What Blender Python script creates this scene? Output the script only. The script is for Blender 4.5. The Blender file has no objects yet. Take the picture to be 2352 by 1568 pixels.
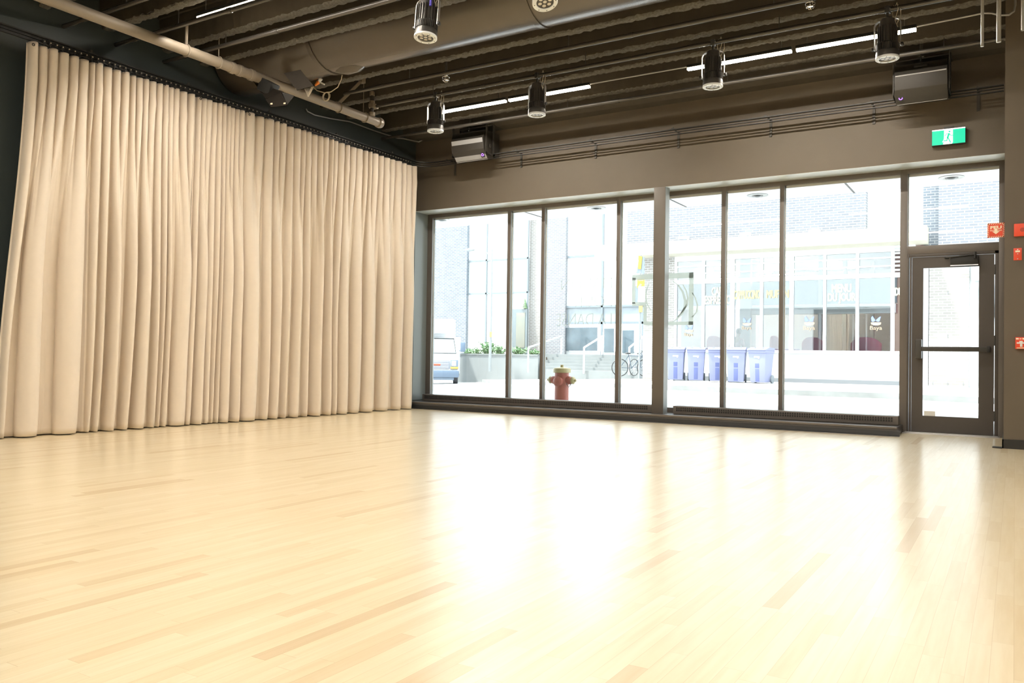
import bpy, bmesh, math, random
from math import sin, cos, pi, radians
from mathutils import Vector, Matrix
random.seed(7)
SC = bpy.context.scene
COL = SC.collection

# ------------------------------------------------------------------ camera
W, H, F = 2352, 1568, 1893.0
yaw, pit, rol = radians(31.41), radians(.92), radians(.82)
fw = Vector((-sin(yaw)*cos(pit), cos(yaw)*cos(pit), sin(pit)))
rt0 = Vector((cos(yaw), sin(yaw), 0)); up0 = rt0.cross(fw)
rt = rt0*cos(rol)+up0*sin(rol); up = -rt0*sin(rol)+up0*cos(rol)
EYE = Vector((0, 0, .9))
cd = bpy.data.cameras.new('camera'); cam = bpy.data.objects.new('camera', cd); COL.objects.link(cam)
cd.sensor_width = 36; cd.lens = 36*F/W; cd.clip_start = .05; cd.clip_end = 300
m = Matrix.Identity(4)
for i in range(3):
    m[i][0], m[i][1], m[i][2], m[i][3] = rt[i], up[i], -fw[i], EYE[i]
cam.matrix_world = m
SC.camera = cam

# ------------------------------------------------------------------ world, sun, exposure
wd = bpy.data.worlds.new('world'); SC.world = wd; wd.use_nodes = True
bg = wd.node_tree.nodes['Background']; bg.inputs[0].default_value = (.86, .95, 1.0, 1); bg.inputs[1].default_value = 2.3
sd = bpy.data.lights.new('sun', 'SUN'); sd.energy = 5.2; sd.angle = radians(3); sd.color = (1, .97, .92)
sun = bpy.data.objects.new('sun', sd); COL.objects.link(sun)
sun.rotation_euler = Vector((.30, .24, -1.0)).to_track_quat('-Z', 'Y').to_euler()
pd = bpy.data.lights.new('window_daylight_portal', 'AREA'); pd.shape = 'RECTANGLE'; pd.size = 8.6; pd.size_y = 3.2; pd.cycles.is_portal = True
po = bpy.data.objects.new('window_daylight_portal', pd); COL.objects.link(po)
po.location = (-4.4, 11.75, 1.7); po.rotation_euler = (radians(-90), 0, 0)
vs = SC.view_settings; SC.display_settings.display_device = 'sRGB'
vs.view_transform = 'Standard'; vs.look = 'None'; vs.exposure = 1.3; vs.gamma = 1.0; vs.use_curve_mapping = False
cy = SC.cycles
cy.use_denoising = True; cy.max_bounces = 8; cy.diffuse_bounces = 5; cy.glossy_bounces = 4; cy.transmission_bounces = 4
cy.transparent_max_bounces = 16; cy.caustics_reflective = False; cy.caustics_refractive = False; cy.sample_clamp_indirect = 6.0
LED = 104.0          # strip lamp radiance

# ------------------------------------------------------------------ helpers
def at(x, y, ax, v):
    "point where the sight line through a photo pixel meets the plane axis=v"
    d = fw + rt*((x-W/2)/F) - up*((y-H/2)/F)
    t = (v-EYE[ax])/d[ax]
    return EYE + d*t

class MB:
    def __init__(s): s.v = []; s.f = []
    def add(s, vs_, fs):
        b = len(s.v); s.v += [tuple(p) for p in vs_]; s.f += [tuple(b+i for i in f) for f in fs]; return s
    def box(s, a, b):
        x0, y0, z0 = (min(a[i], b[i]) for i in range(3)); x1, y1, z1 = (max(a[i], b[i]) for i in range(3))
        return s.add([(x0,y0,z0),(x1,y0,z0),(x1,y1,z0),(x0,y1,z0),(x0,y0,z1),(x1,y0,z1),(x1,y1,z1),(x0,y1,z1)],
                     [(0,3,2,1),(4,5,6,7),(0,1,5,4),(1,2,6,5),(2,3,7,6),(3,0,4,7)])
    def obox(s, c, size, R):
        c = Vector(c); h = [k/2 for k in size]; P = []
        for z in (-1,1):
            for x, y in ((-1,-1),(1,-1),(1,1),(-1,1)): P.append(c + R @ Vector((x*h[0], y*h[1], z*h[2])))
        return s.add(P, [(0,3,2,1),(4,5,6,7),(0,1,5,4),(1,2,6,5),(2,3,7,6),(3,0,4,7)])
    def cyl(s, p0, p1, r0, r1=None, n=20, caps=True):
        return s.tube([p0, p1], [r0, r0 if r1 is None else r1], n, caps)
    def tube(s, pts, r, n=12, caps=True):
        pts = [Vector(p) for p in pts]; R = r if isinstance(r, (list, tuple)) else [r]*len(pts)
        rings = []; prev = None
        for i, p in enumerate(pts):
            d = (pts[min(i+1, len(pts)-1)] - pts[max(i-1, 0)]).normalized()
            if prev is None:
                a = d.orthogonal().normalized()
            else:
                a = (prev - d*prev.dot(d)).normalized()
            prev = a; b = d.cross(a)
            rings.append([p + a*(cos(2*pi*k/n)*R[i]) + b*(sin(2*pi*k/n)*R[i]) for k in range(n)])
        vs_ = [q for g in rings for q in g]; fs = []
        for i in range(len(rings)-1):
            for k in range(n):
                fs.append((i*n+k, i*n+(k+1) % n, (i+1)*n+(k+1) % n, (i+1)*n+k))
        if caps:
            fs.append(tuple(range(n-1, -1, -1))); fs.append(tuple((len(rings)-1)*n+k for k in range(n)))
        return s.add(vs_, fs)
    def prism(s, poly, ax, a, b):
        "poly: 2d points in the two remaining axes (x,y / x,z / y,z order), extruded along ax from a to b"
        def mk(p, t):
            return {0: (t, p[0], p[1]), 1: (p[0], t, p[1]), 2: (p[0], p[1], t)}[ax]
        n = len(poly); vs_ = [mk(p, a) for p in poly] + [mk(p, b) for p in poly]
        fs = [tuple(range(n-1, -1, -1)), tuple(range(n, 2*n))] + [(i, (i+1) % n, n+(i+1) % n, n+i) for i in range(n)]
        return s.add(vs_, fs)
    def lathe(s, prof, c=(0,0,0), ax=2, n=24, sgn=1):
        "prof: (radius, height) pairs"
        vs_ = []; fs = []
        for r, h in prof:
            for k in range(n):
                a = 2*pi*k/n; u, w = r*cos(a), r*sin(a)
                p = {2: (u, w, h*sgn), 1: (u, h*sgn, w), 0: (h*sgn, u, w)}[ax]
                vs_.append((c[0]+p[0], c[1]+p[1], c[2]+p[2]))
        for i in range(len(prof)-1):
            for k in range(n):
                fs.append((i*n+k, i*n+(k+1) % n, (i+1)*n+(k+1) % n, (i+1)*n+k))
        fs.append(tuple(range(n-1, -1, -1))); fs.append(tuple((len(prof)-1)*n+k for k in range(n)))
        return s.add(vs_, fs)
    def sphere(s, c, r, nu=16, nv=10, sc=(1,1,1)):
        vs_ = []; fs = []
        for j in range(1, nv):
            for i in range(nu):
                t, p = pi*j/nv, 2*pi*i/nu
                vs_.append((c[0]+r*sc[0]*sin(t)*cos(p), c[1]+r*sc[1]*sin(t)*sin(p), c[2]+r*sc[2]*cos(t)))
        for j in range(nv-2):
            for i in range(nu):
                fs.append((j*nu+i, (j+1)*nu+i, (j+1)*nu+(i+1) % nu, j*nu+(i+1) % nu))
        vs_ += [(c[0], c[1], c[2]+r*sc[2]), (c[0], c[1], c[2]-r*sc[2])]; a = len(vs_)-2
        for i in range(nu):
            fs.append((a, i, (i+1) % nu)); fs.append((a+1, (nv-2)*nu+(i+1) % nu, (nv-2)*nu+i))
        return s.add(vs_, fs)
    def xf(s, M):
        s.v = [tuple(M @ Vector(p)) for p in s.v]; return s
    def build(s, name, mat, parent=None, bevel=0, smooth=35, world=False, recalc=True):
        me = bpy.data.meshes.new(name); v = s.v
        if parent is not None and world:
            o = WORLDLOC.get(parent.name, Vector((0,0,0))); v = [(p[0]-o.x, p[1]-o.y, p[2]-o.z) for p in v]
        me.from_pydata(v, [], s.f)
        bm = bmesh.new(); bm.from_mesh(me)
        if recalc: bmesh.ops.recalc_face_normals(bm, faces=bm.faces)
        if bevel:
            es = [e for e in bm.edges if len(e.link_faces) == 2 and e.calc_face_angle(0) > radians(30)]
            bmesh.ops.bevel(bm, geom=es, offset=bevel, segments=2, profile=.6, affect='EDGES', clamp_overlap=True)
        bm.to_mesh(me); bm.free()
        if smooth:
            me.shade_smooth(); me.set_sharp_from_angle(angle=radians(smooth))
        me.materials.append(mat)
        ob = bpy.data.objects.new(name, me); COL.objects.link(ob)
        if parent is not None:
            ob.parent = parent; WORLDLOC[ob.name] = WORLDLOC.get(parent.name, Vector((0,0,0)))
        return ob
WORLDLOC = {}
def tag(o, label=None, cat=None, group=None, kind=None):
    if label: o['label'] = label
    if cat: o['category'] = cat
    if group: o['group'] = group
    if kind: o['kind'] = kind
    return o
def thing(name, label, cat, loc=(0,0,0), rz=0, group=None, kind=None):
    o = bpy.data.objects.new(name, None); COL.objects.link(o); o.empty_display_size = .1
    o.location = loc; o.rotation_euler = (0, 0, rz); WORLDLOC[o.name] = Vector(loc)
    return tag(o, label, cat, group, kind)
def copy_tree(o, parent=None):
    c = o.copy(); COL.objects.link(c); c.parent = parent
    for ch in list(o.children): copy_tree(ch, c)
    return c
def struct(name, mb, mat, parent=None, **k):
    o = mb.build(name, mat, parent, **k)
    if parent is None: o['kind'] = 'structure'
    return o

# ------------------------------------------------------------------ materials
MT = {}
def mat(name, col, rough=.5, metal=0, noise=0, nscale=8, bump=0, bscale=60, spec=.5, coat=0, emit=None, estr=0, stretch=(1,1,1), nlo=None):
    if name in MT: return MT[name]
    m_ = bpy.data.materials.new(name); m_.use_nodes = True; nt = m_.node_tree; b = nt.nodes['Principled BSDF']
    b.inputs['Base Color'].default_value = (*col, 1); b.inputs['Roughness'].default_value = rough
    b.inputs['Metallic'].default_value = metal; b.inputs['Specular IOR Level'].default_value = spec
    b.inputs['Coat Weight'].default_value = coat
    if emit: b.inputs['Emission Color'].default_value = (*emit, 1); b.inputs['Emission Strength'].default_value = estr
    tc = nt.nodes.new('ShaderNodeTexCoord'); mp = nt.nodes.new('ShaderNodeMapping'); mp.inputs['Scale'].default_value = stretch
    nt.links.new(tc.outputs['Object'], mp.inputs[0])
    if noise:
        n = nt.nodes.new('ShaderNodeTexNoise'); n.inputs['Scale'].default_value = nscale; n.inputs['Detail'].default_value = 6
        nt.links.new(mp.outputs[0], n.inputs['Vector'])
        mx = nt.nodes.new('ShaderNodeMix'); mx.data_type = 'RGBA'
        lo = nlo or tuple(c*(1-noise) for c in col)
        mx.inputs[6].default_value = (*lo, 1); mx.inputs[7].default_value = (*[min(1, c*(1+noise)) for c in col], 1)
        nt.links.new(n.outputs['Fac'], mx.inputs[0]); nt.links.new(mx.outputs[2], b.inputs['Base Color'])
    if bump:
        n2 = nt.nodes.new('ShaderNodeTexNoise'); n2.inputs['Scale'].default_value = bscale; n2.inputs['Detail'].default_value = 5
        nt.links.new(mp.outputs[0], n2.inputs['Vector'])
        bp = nt.nodes.new('ShaderNodeBump'); bp.inputs['Strength'].default_value = bump; bp.inputs['Distance'].default_value = .01
        nt.links.new(n2.outputs['Fac'], bp.inputs['Height']); nt.links.new(bp.outputs[0], b.inputs['Normal'])
    MT[name] = m_; return m_
def glass_mat(name, tint=(1,1,1), refl=1.0, rough=0.0):
    m_ = bpy.data.materials.new(name); m_.use_nodes = True; nt = m_.node_tree; nt.nodes.clear()
    out = nt.nodes.new('ShaderNodeOutputMaterial'); mx = nt.nodes.new('ShaderNodeMixShader')
    tr = nt.nodes.new('ShaderNodeBsdfTransparent'); tr.inputs[0].default_value = (*tint, 1)
    gl = nt.nodes.new('ShaderNodeBsdfGlossy'); gl.inputs['Roughness'].default_value = rough
    fr = nt.nodes.new('ShaderNodeFresnel'); fr.inputs[0].default_value = 1.5
    mu = nt.nodes.new('ShaderNodeMath'); mu.operation = 'MULTIPLY'; mu.inputs[1].default_value = refl; mu.use_clamp = True
    nt.links.new(fr.outputs[0], mu.inputs[0]); nt.links.new(mu.outputs[0], mx.inputs[0])
    nt.links.new(tr.outputs[0], mx.inputs[1]); nt.links.new(gl.outputs[0], mx.inputs[2]); nt.links.new(mx.outputs[0], out.inputs[0])
    MT[name] = m_; return m_
def brick_mat(name, c1, c2, mortar, bw=.235, bh=.082, ax='xz'):
    m_ = bpy.data.materials.new(name); m_.use_nodes = True; nt = m_.node_tree; b = nt.nodes['Principled BSDF']
    tc = nt.nodes.new('ShaderNodeTexCoord'); sp = nt.nodes.new('ShaderNodeSeparateXYZ'); cb = nt.nodes.new('ShaderNodeCombineXYZ')
    nt.links.new(tc.outputs['Object'], sp.inputs[0])
    ad = nt.nodes.new('ShaderNodeMath'); ad.operation = 'ADD'
    nt.links.new(sp.outputs[0], ad.inputs[0]); nt.links.new(sp.outputs[1], ad.inputs[1])
    nt.links.new(ad.outputs[0], cb.inputs[0]); nt.links.new(sp.outputs[2], cb.inputs[1])
    br = nt.nodes.new('ShaderNodeTexBrick'); br.inputs['Scale'].default_value = 1
    br.inputs['Color1'].default_value = (*c1, 1); br.inputs['Color2'].default_value = (*c2, 1); br.inputs['Mortar'].default_value = (*mortar, 1)
    br.inputs['Brick Width'].default_value = bw; br.inputs['Row Height'].default_value = bh; br.inputs['Mortar Size'].default_value = .011
    br.inputs['Mortar Smooth'].default_value = .1
    nt.links.new(cb.outputs[0], br.inputs['Vector']); nt.links.new(br.outputs['Color'], b.inputs['Base Color'])
    b.inputs['Roughness'].default_value = .85
    MT[name] = m_; return m_
def floor_mat():
    m_ = bpy.data.materials.new('maple_strip_floor'); m_.use_nodes = True; nt = m_.node_tree; b = nt.nodes['Principled BSDF']
    N = lambda t: nt.nodes.new(t); L = nt.links.new
    def math_(op, a, b_=None, c=None):
        n = N('ShaderNodeMath'); n.operation = op
        for i, q in enumerate((a, b_, c)):
            if q is None: continue
            if isinstance(q, (int, float)): n.inputs[i].default_value = q
            else: L(q, n.inputs[i])
        return n.outputs[0]
    tc = N('ShaderNodeTexCoord'); sp = N('ShaderNodeSeparateXYZ'); L(tc.outputs['Object'], sp.inputs[0])
    xs = math_('DIVIDE', sp.outputs[0], .060); row = math_('FLOOR', xs); fx = math_('FRACT', xs)
    wn = N('ShaderNodeTexWhiteNoise'); wn.noise_dimensions = '1D'; L(row, wn.inputs['W'])
    ln = math_('MULTIPLY_ADD', wn.outputs['Value'], .5, .55)
    sh = math_('MULTIPLY', wn.outputs['Value'], 37.3)
    ys = math_('ADD', math_('DIVIDE', sp.outputs[1], ln), sh); cell = math_('FLOOR', ys); fy = math_('FRACT', ys)
    cv = N('ShaderNodeCombineXYZ'); L(row, cv.inputs[0]); L(cell, cv.inputs[1])
    w2 = N('ShaderNodeTexWhiteNoise'); w2.noise_dimensions = '2D'; L(cv.outputs[0], w2.inputs['Vector'])
    rp = N('ShaderNodeValToRGB'); L(w2.outputs['Value'], rp.inputs[0]); e = rp.color_ramp.elements
    e[0].position = 0; e[0].color = (.72, .55, .33, 1); e[1].position = 1; e[1].color = (.90, .785, .555, 1)
    for p, c in ((.06, (.82, .68, .44, 1)), (.22, (.855, .73, .49, 1)), (.6, (.875, .75, .51, 1))):
        q = rp.color_ramp.elements.new(p); q.color = c
    # grain along the boards
    mp = N('ShaderNodeMapping'); mp.inputs['Scale'].default_value = (38, 2.2, 1); L(tc.outputs['Object'], mp.inputs[0])
    av = N('ShaderNodeVectorMath'); av.operation = 'ADD'; L(mp.outputs[0], av.inputs[0]); L(w2.outputs['Color'], av.inputs[1])
    av2 = N('ShaderNodeVectorMath'); av2.operation = 'SCALE'; L(w2.outputs['Color'], av2.inputs[0]); av2.inputs['Scale'].default_value = 25
    L(av2.outputs[0], av.inputs[1])
    gn = N('ShaderNodeTexNoise'); gn.inputs['Scale'].default_value = 1; gn.inputs['Detail'].default_value = 5; L(av.outputs[0], gn.inputs['Vector'])
    mx = N('ShaderNodeMix'); mx.data_type = 'RGBA'; mx.blend_type = 'MULTIPLY'
    gr = N('ShaderNodeValToRGB'); L(gn.outputs['Fac'], gr.inputs[0]); gr.color_ramp.elements[0].position = .3; gr.color_ramp.elements[0].color = (.92, .88, .81, 1)
    gr.color_ramp.elements[1].position = .62; gr.color_ramp.elements[1].color = (1, 1, 1, 1)
    mx.inputs[0].default_value = .8; L(rp.outputs[0], mx.inputs[6]); L(gr.outputs[0], mx.inputs[7])
    # fine joints
    jx = math_('LESS_THAN', math_('MINIMUM', fx, math_('SUBTRACT', 1, fx)), .012)
    jy = math_('LESS_THAN', math_('MINIMUM', fy, math_('SUBTRACT', 1, fy)), .0012)
    j = math_('MAXIMUM', jx, jy)
    m2 = N('ShaderNodeMix'); m2.data_type = 'RGBA'; m2.blend_type = 'MULTIPLY'; L(math_('MULTIPLY', j, .35), m2.inputs[0])
    L(mx.outputs[2], m2.inputs[6]); m2.inputs[7].default_value = (.55, .38, .2, 1)
    L(m2.outputs[2], b.inputs['Base Color'])
    b.inputs['Roughness'].default_value = .34; b.inputs['Specular IOR Level'].default_value = .6
    b.inputs['Coat Weight'].default_value = 1.0; b.inputs['Coat Roughness'].default_value = .24; b.inputs['Coat IOR'].default_value = 1.65
    MT['floor'] = m_; return m_

FLOOR = floor_mat()
WALL = mat('black_wall_paint', (.122, .102, .079), .5, noise=.08, nscale=3, bump=.08, bscale=200, spec=.35)
WALLL = mat('charcoal_wall_paint', (.045, .057, .059), .42, noise=.1, nscale=2, bump=.05, bscale=200, spec=.5)
CEIL = mat('black_sprayed_ceiling', (.035, .030, .024), .9, noise=.3, nscale=10, bump=.5, bscale=40, spec=.1)
STEM = mat('dark_painted_concrete', (.055, .047, .036), .85, noise=.2, nscale=6, bump=.3, bscale=30, spec=.15)
RAGG = mat('ragged_grey_concrete_edge', (.135, .13, .12), .95, noise=.6, nscale=40, bump=1, bscale=90, spec=.1)
REAR = mat('dark_back_wall_paint', (.16, .145, .12), .8, noise=.04, nscale=2)
BACK = mat('pale_back_wall_paint', (.62, .56, .46), .8, noise=.04, nscale=2)
FRAME = mat('dark_bronze_frame', (.13, .114, .102), .3, noise=.05, nscale=30, spec=.6)
DOORM = mat('dark_bronze_door', (.075, .064, .058), .38, noise=.05, nscale=30, spec=.55)
BLACK = mat('black_metal', (.018, .018, .018), .45, spec=.5)
DARK = mat('dark_grey_metal', (.05, .047, .043), .45, noise=.1, nscale=20)
PIPE = mat('dark_painted_steel_pipe', (.055, .05, .045), .27, noise=.1, nscale=6, spec=.7)
GREYP = mat('greige_painted_pipe', (.215, .18, .14), .42, noise=.06, nscale=6)
DUCT = mat('dark_grey_duct_wrap', (.068, .057, .045), .27, noise=.08, nscale=5, bump=.04, bscale=6, spec=.9)
CHROME = mat('chrome', (.75, .75, .75), .18, 1)
ALU = mat('satin_aluminium', (.72, .72, .73), .35, 1)
CONDUIT = mat('galvanised_conduit', (.42, .42, .42), .4, .6, noise=.1, nscale=30)
WHITE = mat('white_paint', (.80, .80, .78), .5, noise=.02, nscale=9)
CURT = mat('cream_curtain_fabric', (.69, .615, .53), .92, noise=.03, nscale=14, bump=.12, bscale=500, spec=.15)
RED = mat('fire_red', (.72, .07, .028), .4, noise=.03)
REDW = mat('fire_cream_lettering', (.9, .8, .62), .5)
GREEN = mat('exit_green', (.0, .32, .18), .4, emit=(0, .42, .24), estr=.55)
EXITW = mat('exit_white', (.9, .9, .88), .4, emit=(1, 1, .97), estr=.7)
EGLOW = mat('led_diffuser', (1, .95, .85), .4, emit=(1, .91, .78), estr=LED)
ESIDE = mat('led_diffuser_edge', (1, .95, .85), .4, emit=(1, .84, .6), estr=7)
def film_mat(name, col, clear=.35):
    m_ = bpy.data.materials.new(name); m_.use_nodes = True; nt = m_.node_tree; nt.nodes.clear()
    out = nt.nodes.new('ShaderNodeOutputMaterial'); m1 = nt.nodes.new('ShaderNodeMixShader'); m2 = nt.nodes.new('ShaderNodeMixShader')
    tl = nt.nodes.new('ShaderNodeBsdfTranslucent'); tl.inputs[0].default_value = (*col, 1)
    df = nt.nodes.new('ShaderNodeBsdfDiffuse'); df.inputs[0].default_value = (*col, 1); tr = nt.nodes.new('ShaderNodeBsdfTransparent')
    m1.inputs[0].default_value = .75; m2.inputs[0].default_value = clear
    nt.links.new(df.outputs[0], m1.inputs[1]); nt.links.new(tl.outputs[0], m1.inputs[2])
    nt.links.new(m1.outputs[0], m2.inputs[1]); nt.links.new(tr.outputs[0], m2.inputs[2]); nt.links.new(m2.outputs[0], out.inputs[0])
    MT[name] = m_; return m_
GLASS = glass_mat('clear_glass', (.97, .985, .98), .8)
CGLASS = glass_mat('cafe_glass', (.85, .90, .92), 6)
# ------------------------------------------------------------------ the room
YG, YH, XL, ZS, ZD = 11.36, 11.0, -8.68, 3.30, 5.2     # frame plane, header face, left wall, soffit height, ceiling slab
mb = MB(); nx, ny = 24, 24
x0, x1, y0, y1 = XL, 5.0, -4.0, 11.42
struct('floor', MB().box((x0, y0, -.12), (x1, y1, 0)), FLOOR, smooth=0)
struct('ceiling', MB().box((x0-.2, y0-.2, ZD), (x1+.2, y1+.2, ZD+.25)), CEIL, smooth=0)
struct('wall_left', MB().box((XL-.25, y0, -.12), (XL, YG+.15, ZD)), WALLL, smooth=0)
struct('wall_back', MB().box((XL, y0-.2, -.12), (x1, y0, ZD)), REAR, smooth=0)
struct('wall_right', MB().box((x1, y0-.2, -.12), (x1+.2, YG, ZD)), BACK, smooth=0)
struct('wall_front', MB().box((XL, YH, ZS), (-.10, YG+.16, ZD)), WALL, smooth=0)
struct('wall_front_right', MB().box((-.10, 10.0, 0), (x1, YG+.16, ZD)), WALL, smooth=0)
struct('baseboard_right', MB().box((-.112, 9.985, 0), (x1, 10.0, .095)).box((-.112, 9.985, 0), (-.10, 10.98, .095)).prism([(-.20, 10.0), (-.20, 10.07), (-.112, 10.07), (-.112, 9.955), (-.2, 9.975)], 2, 0, .012), BLACK, smooth=0)
struct('baseboard_left', MB().box((XL, y0, 0), (XL+.012, 10.66, .095)), BLACK, smooth=0)
struct('trim_5', MB().box((XL, YH+.002, ZS-.004), (-.10, YG+.02, ZS)), mat('pale_reveal', (.66, .72, .72), .4, spec=.5), smooth=0)  # soffit board in a paler colour than the header
struct('trim_6', MB().box((XL, YH+.01, .112), (XL+.004, YG, ZS-.005)), mat('daylit_jamb_tint', (.20, .235, .24), .35, spec=.6), smooth=0)  # daylight on the left wall's jamb, put into a paler skin
# roof slab edge and facade of this building above the windows (white soffit outside)
SOF = mat('white_soffit_panel', (.82, .84, .84), .6, noise=.02)
struct('trim_1', MB().box((-16, YG+.17, 3.46), (6, 13.5, 3.8)), SOF, smooth=0)
struct('wall_outside', MB().box((-16, 13.3, 3.8), (6, 13.5, 9.0)), SOF, smooth=0)
struct('wall_outside_left', MB().box((-16, YG+.17, 0), (XL-.25, YG+.35, 3.46)), SOF, smooth=0)
SEAM = mat('dark_seam', (.12, .12, .12), .7)
for i, (px, py, qx, qy) in enumerate(((1536, 456, 1556, 468), (1940, 419, 1954, 433), (1194, 483, 1228, 497))):
    a, b = at(px, py, 2, 3.459), at(qx, qy, 2, 3.459)
    struct('trim_%d' % (i+2), MB().box((a.x-.012, YG+.2, 3.452), (a.x+.012, 13.48, 3.461)), SEAM, smooth=0)
# ceiling: double-tee stems with ragged lower edges
def stem_mb(yc, zb, w=.11, x0=XL, x1=5.0, amp=.010):
    rnd = random.Random(int(yc*100)); n = int((x1-x0)/.035)
    prof = [(-w/2-.10, ZD+.01), (-w/2-.055, zb+.36), (-w/2-.03, zb+.355), (-w/2-.012, zb+.06), (-w/2, zb+.02), (-w/2+.01, zb+.002), (-w/6, zb-.004), (w/6, zb), (w/2-.01, zb+.004), (w/2, zb+.03), (w/2+.03, zb+.36), (w/2+.10, ZD+.01)]
    m_ = MB(); k = len(prof); V = []
    for i in range(n+1):
        x = x0+(x1-x0)*i/n
        for j, (py, pz) in enumerate(prof):
            a = amp if 3 <= j <= 9 else 0
            V.append((x, yc+py+rnd.uniform(-a, a), pz+rnd.uniform(-a, a)*.8))
    Fs = [(i*k+j, (i+1)*k+j, (i+1)*k+j+1, i*k+j+1) for i in range(n) for j in range(k-1)]
    m_.rag = [4 <= j <= 7 for i in range(n) for j in range(k-1)]
    return m_.add(V, Fs)
for i, yc in enumerate((-3.2, -1.9, -.6, .7, 2.0, 3.3, 4.0, 4.73, 5.42, 6.17, 6.72, 8.02, 8.80, 9.34, 10.16)):
    sm = stem_mb(yc, 4.45); o = struct('ceiling_stem', sm, STEM, smooth=60, recalc=False); o.data.materials.append(RAGG)
    o.data.polygons.foreach_set('material_index', [1 if q else 0 for q in sm.rag])
struct('ceiling_ledge', MB().prism([(10.62, ZD), (10.66, 4.5), (10.80, 4.46), (YH, 4.46), (YH, ZD)], 0, XL, 5.0), mat('dark_smooth_concrete', (.07, .062, .05), .7, noise=.2, nscale=9), smooth=0)

# ------------------------------------------------------------------ windows
def window(n, xa, xb, za, zb, lead, head=True, sill=True, right=None, label=None):
    "glass unit between xa and xb; frame members: left stile / head / sill as parts"
    r = thing('window_%d' % n, label, None, (xa, YG, za), kind='structure')
    MB().box((xa, YG+.065, za), (xb, YG+.077, zb)).build('pane', GLASS, r, world=True, smooth=0)
    MB().box((xa, YG+.055, zb-.03), (xb, YG+.064, zb)).box((xa, YG+.055, za), (xa+.012, YG+.064, zb)).build('glazing_bead', mat('pale_glazing_bead', (.55, .58, .58), .4), r, world=True, smooth=0)
    return r
LITF = mat('daylit_frame_side', (.34, .37, .375), .4, .2, spec=.6)  # frame sides paler than the fronts: outdoor light put into the colour
def member(par, name, xa, xb, za, zb, d0=0, d1=.105):
    o = MB().box((xa, YG-d0, za), (xb, YG+.016, zb)).build(name, FRAME, par, world=True, bevel=.002)
    MB().box((xa+.001, YG+.016, za), (xb-.001, YG+d1, zb)).build(name+'_body', LITF, o, world=True, smooth=0)
    return o
ZT, ZB = 3.235, .20
mul = [(-8.68, -8.58), (-7.053, -6.995), (-6.42, -6.365), (-5.122, -5.062), (-3.525, -3.464), (-2.724, -2.667), (-1.240, -1.158), (-.170, -.10)]
names = ['leftmost tall window pane beside the curtain', 'narrow window pane second from the curtain', 'window pane with mirrored lettering', 'window pane crossed by the square column',
         'narrow window pane right of the column', 'wide window pane left of the door', 'transom pane above the glass door']
for i in range(6):
    xa, xb = mul[i][1], mul[i+1][0]
    r = window(i+1, xa, xb, .17, ZT, None, label=names[i])
    member(r, 'head_frame', xa, xb, ZT, ZS+.002); member(r, 'sill_frame', xa, xb, .0, .17)
    member(r, 'mullion', mul[i][0], mul[i][1], .0, ZS+.002)
r = window(7, mul[6][1], mul[7][0], 2.325, ZT, None, label=names[6])
member(r, 'head_frame', mul[6][1], mul[7][0], ZT, ZS+.002); member(r, 'transom_bar', mul[6][1], mul[7][0], 2.225, 2.325)
member(r, 'mullion', mul[6][0], mul[6][1], 0, ZS+.002); member(r, 'mullion', mul[7][0], mul[7][1], 0, ZS+.002)
# door
DX0, DX1 = mul[6][1], mul[7][0]
d = thing('door_1', 'dark bronze glazed door with push bar at the right of the windows', None, ((DX0+DX1)/2, YG, 0), kind='structure')
ga, gb = at(2121, 616, 1, YG+.03), at(2247, 960, 1, YG+.03)
gx0, gx1, gz1, gz0 = ga.x, gb.x, ga.z, gb.z
lx0, lx1 = DX0+.055, DX1-.045
m_ = MB()
for a, b in (((lx0, 0.012), (gx0, 2.185)), ((gx1, .012), (lx1, 2.185)), ((gx0, .012), (gx1, gz0)), ((gx0, gz1), (gx1, 2.185))):
    m_.box((a[0], YG+.02, a[1]), (b[0], YG+.065, b[1]))
leaf = m_.build('door_leaf', DOORM, d, world=True)
MB().box((gx0, YG+.038, gz0), (gx1, YG+.046, gz1)).build('pane', GLASS, leaf, world=True, smooth=0)
m_ = MB().box((DX0, YG, 0), (DX0+.02, YG+.1, 2.225)).box((DX0+.028, YG+.008, 0), (DX0+.05, YG+.1, 2.225)).box((DX1-.04, YG+.004, 0), (DX1, YG+.1, 2.225)).box((DX0, YG+.004, 2.19), (DX1, YG+.1, 2.225))
m_.build('door_frame', DOORM, d, world=True, bevel=.002)
pb = at(2110, 801, 1, YG-.05); pe = at(2272, 803, 1, YG-.05)
bar = MB().box((pb.x, YG-.075, pb.z-.028), (pe.x-.01, YG-.035, pb.z+.028)).build('push_bar', DARK, d, world=True, bevel=.006)
MB().box((pb.x-.035, YG-.085, pb.z-.12), (pb.x+.035, YG+.02, pb.z+.12)).build('latch_case', DARK, bar, world=True, bevel=.012)
MB().box((pe.x-.025, YG-.08, pb.z-.038), (pe.x+.012, YG+.02, pb.z+.038)).build('end_cap', BLACK, bar, world=True, bevel=.008)
c0, c1 = at(2183, 588, 1, YG-.03), at(2247, 607, 1, YG-.03)
clo = MB().box((c0.x, YG-.05, c1.z), (c1.x, YG+.02, c0.z)).build('door_closer', BLACK, d, world=True, bevel=.004)
MB().box((c0.x, YG-.052, c1.z-.006), (c1.x, YG-.02, c1.z+.003)).build('closer_trim', ALU, clo, world=True, smooth=0)
q0, q1 = at(2170, 592, 1, YG-.06), at(2240, 584, 1, YG-.06)
MB().cyl((q0.x, YG-.06, q0.z), (q1.x, YG-.06, q1.z), .009, n=8).cyl((q0.x, YG-.06, q0.z), (q0.x+.04, YG-.03, q0.z), .014, n=8).cyl((q1.x, YG-.06, q1.z+.03), (q1.x, YG-.06, q1.z-.05), .014, n=8).build('closer_arm', BLACK, clo, world=True)
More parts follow.
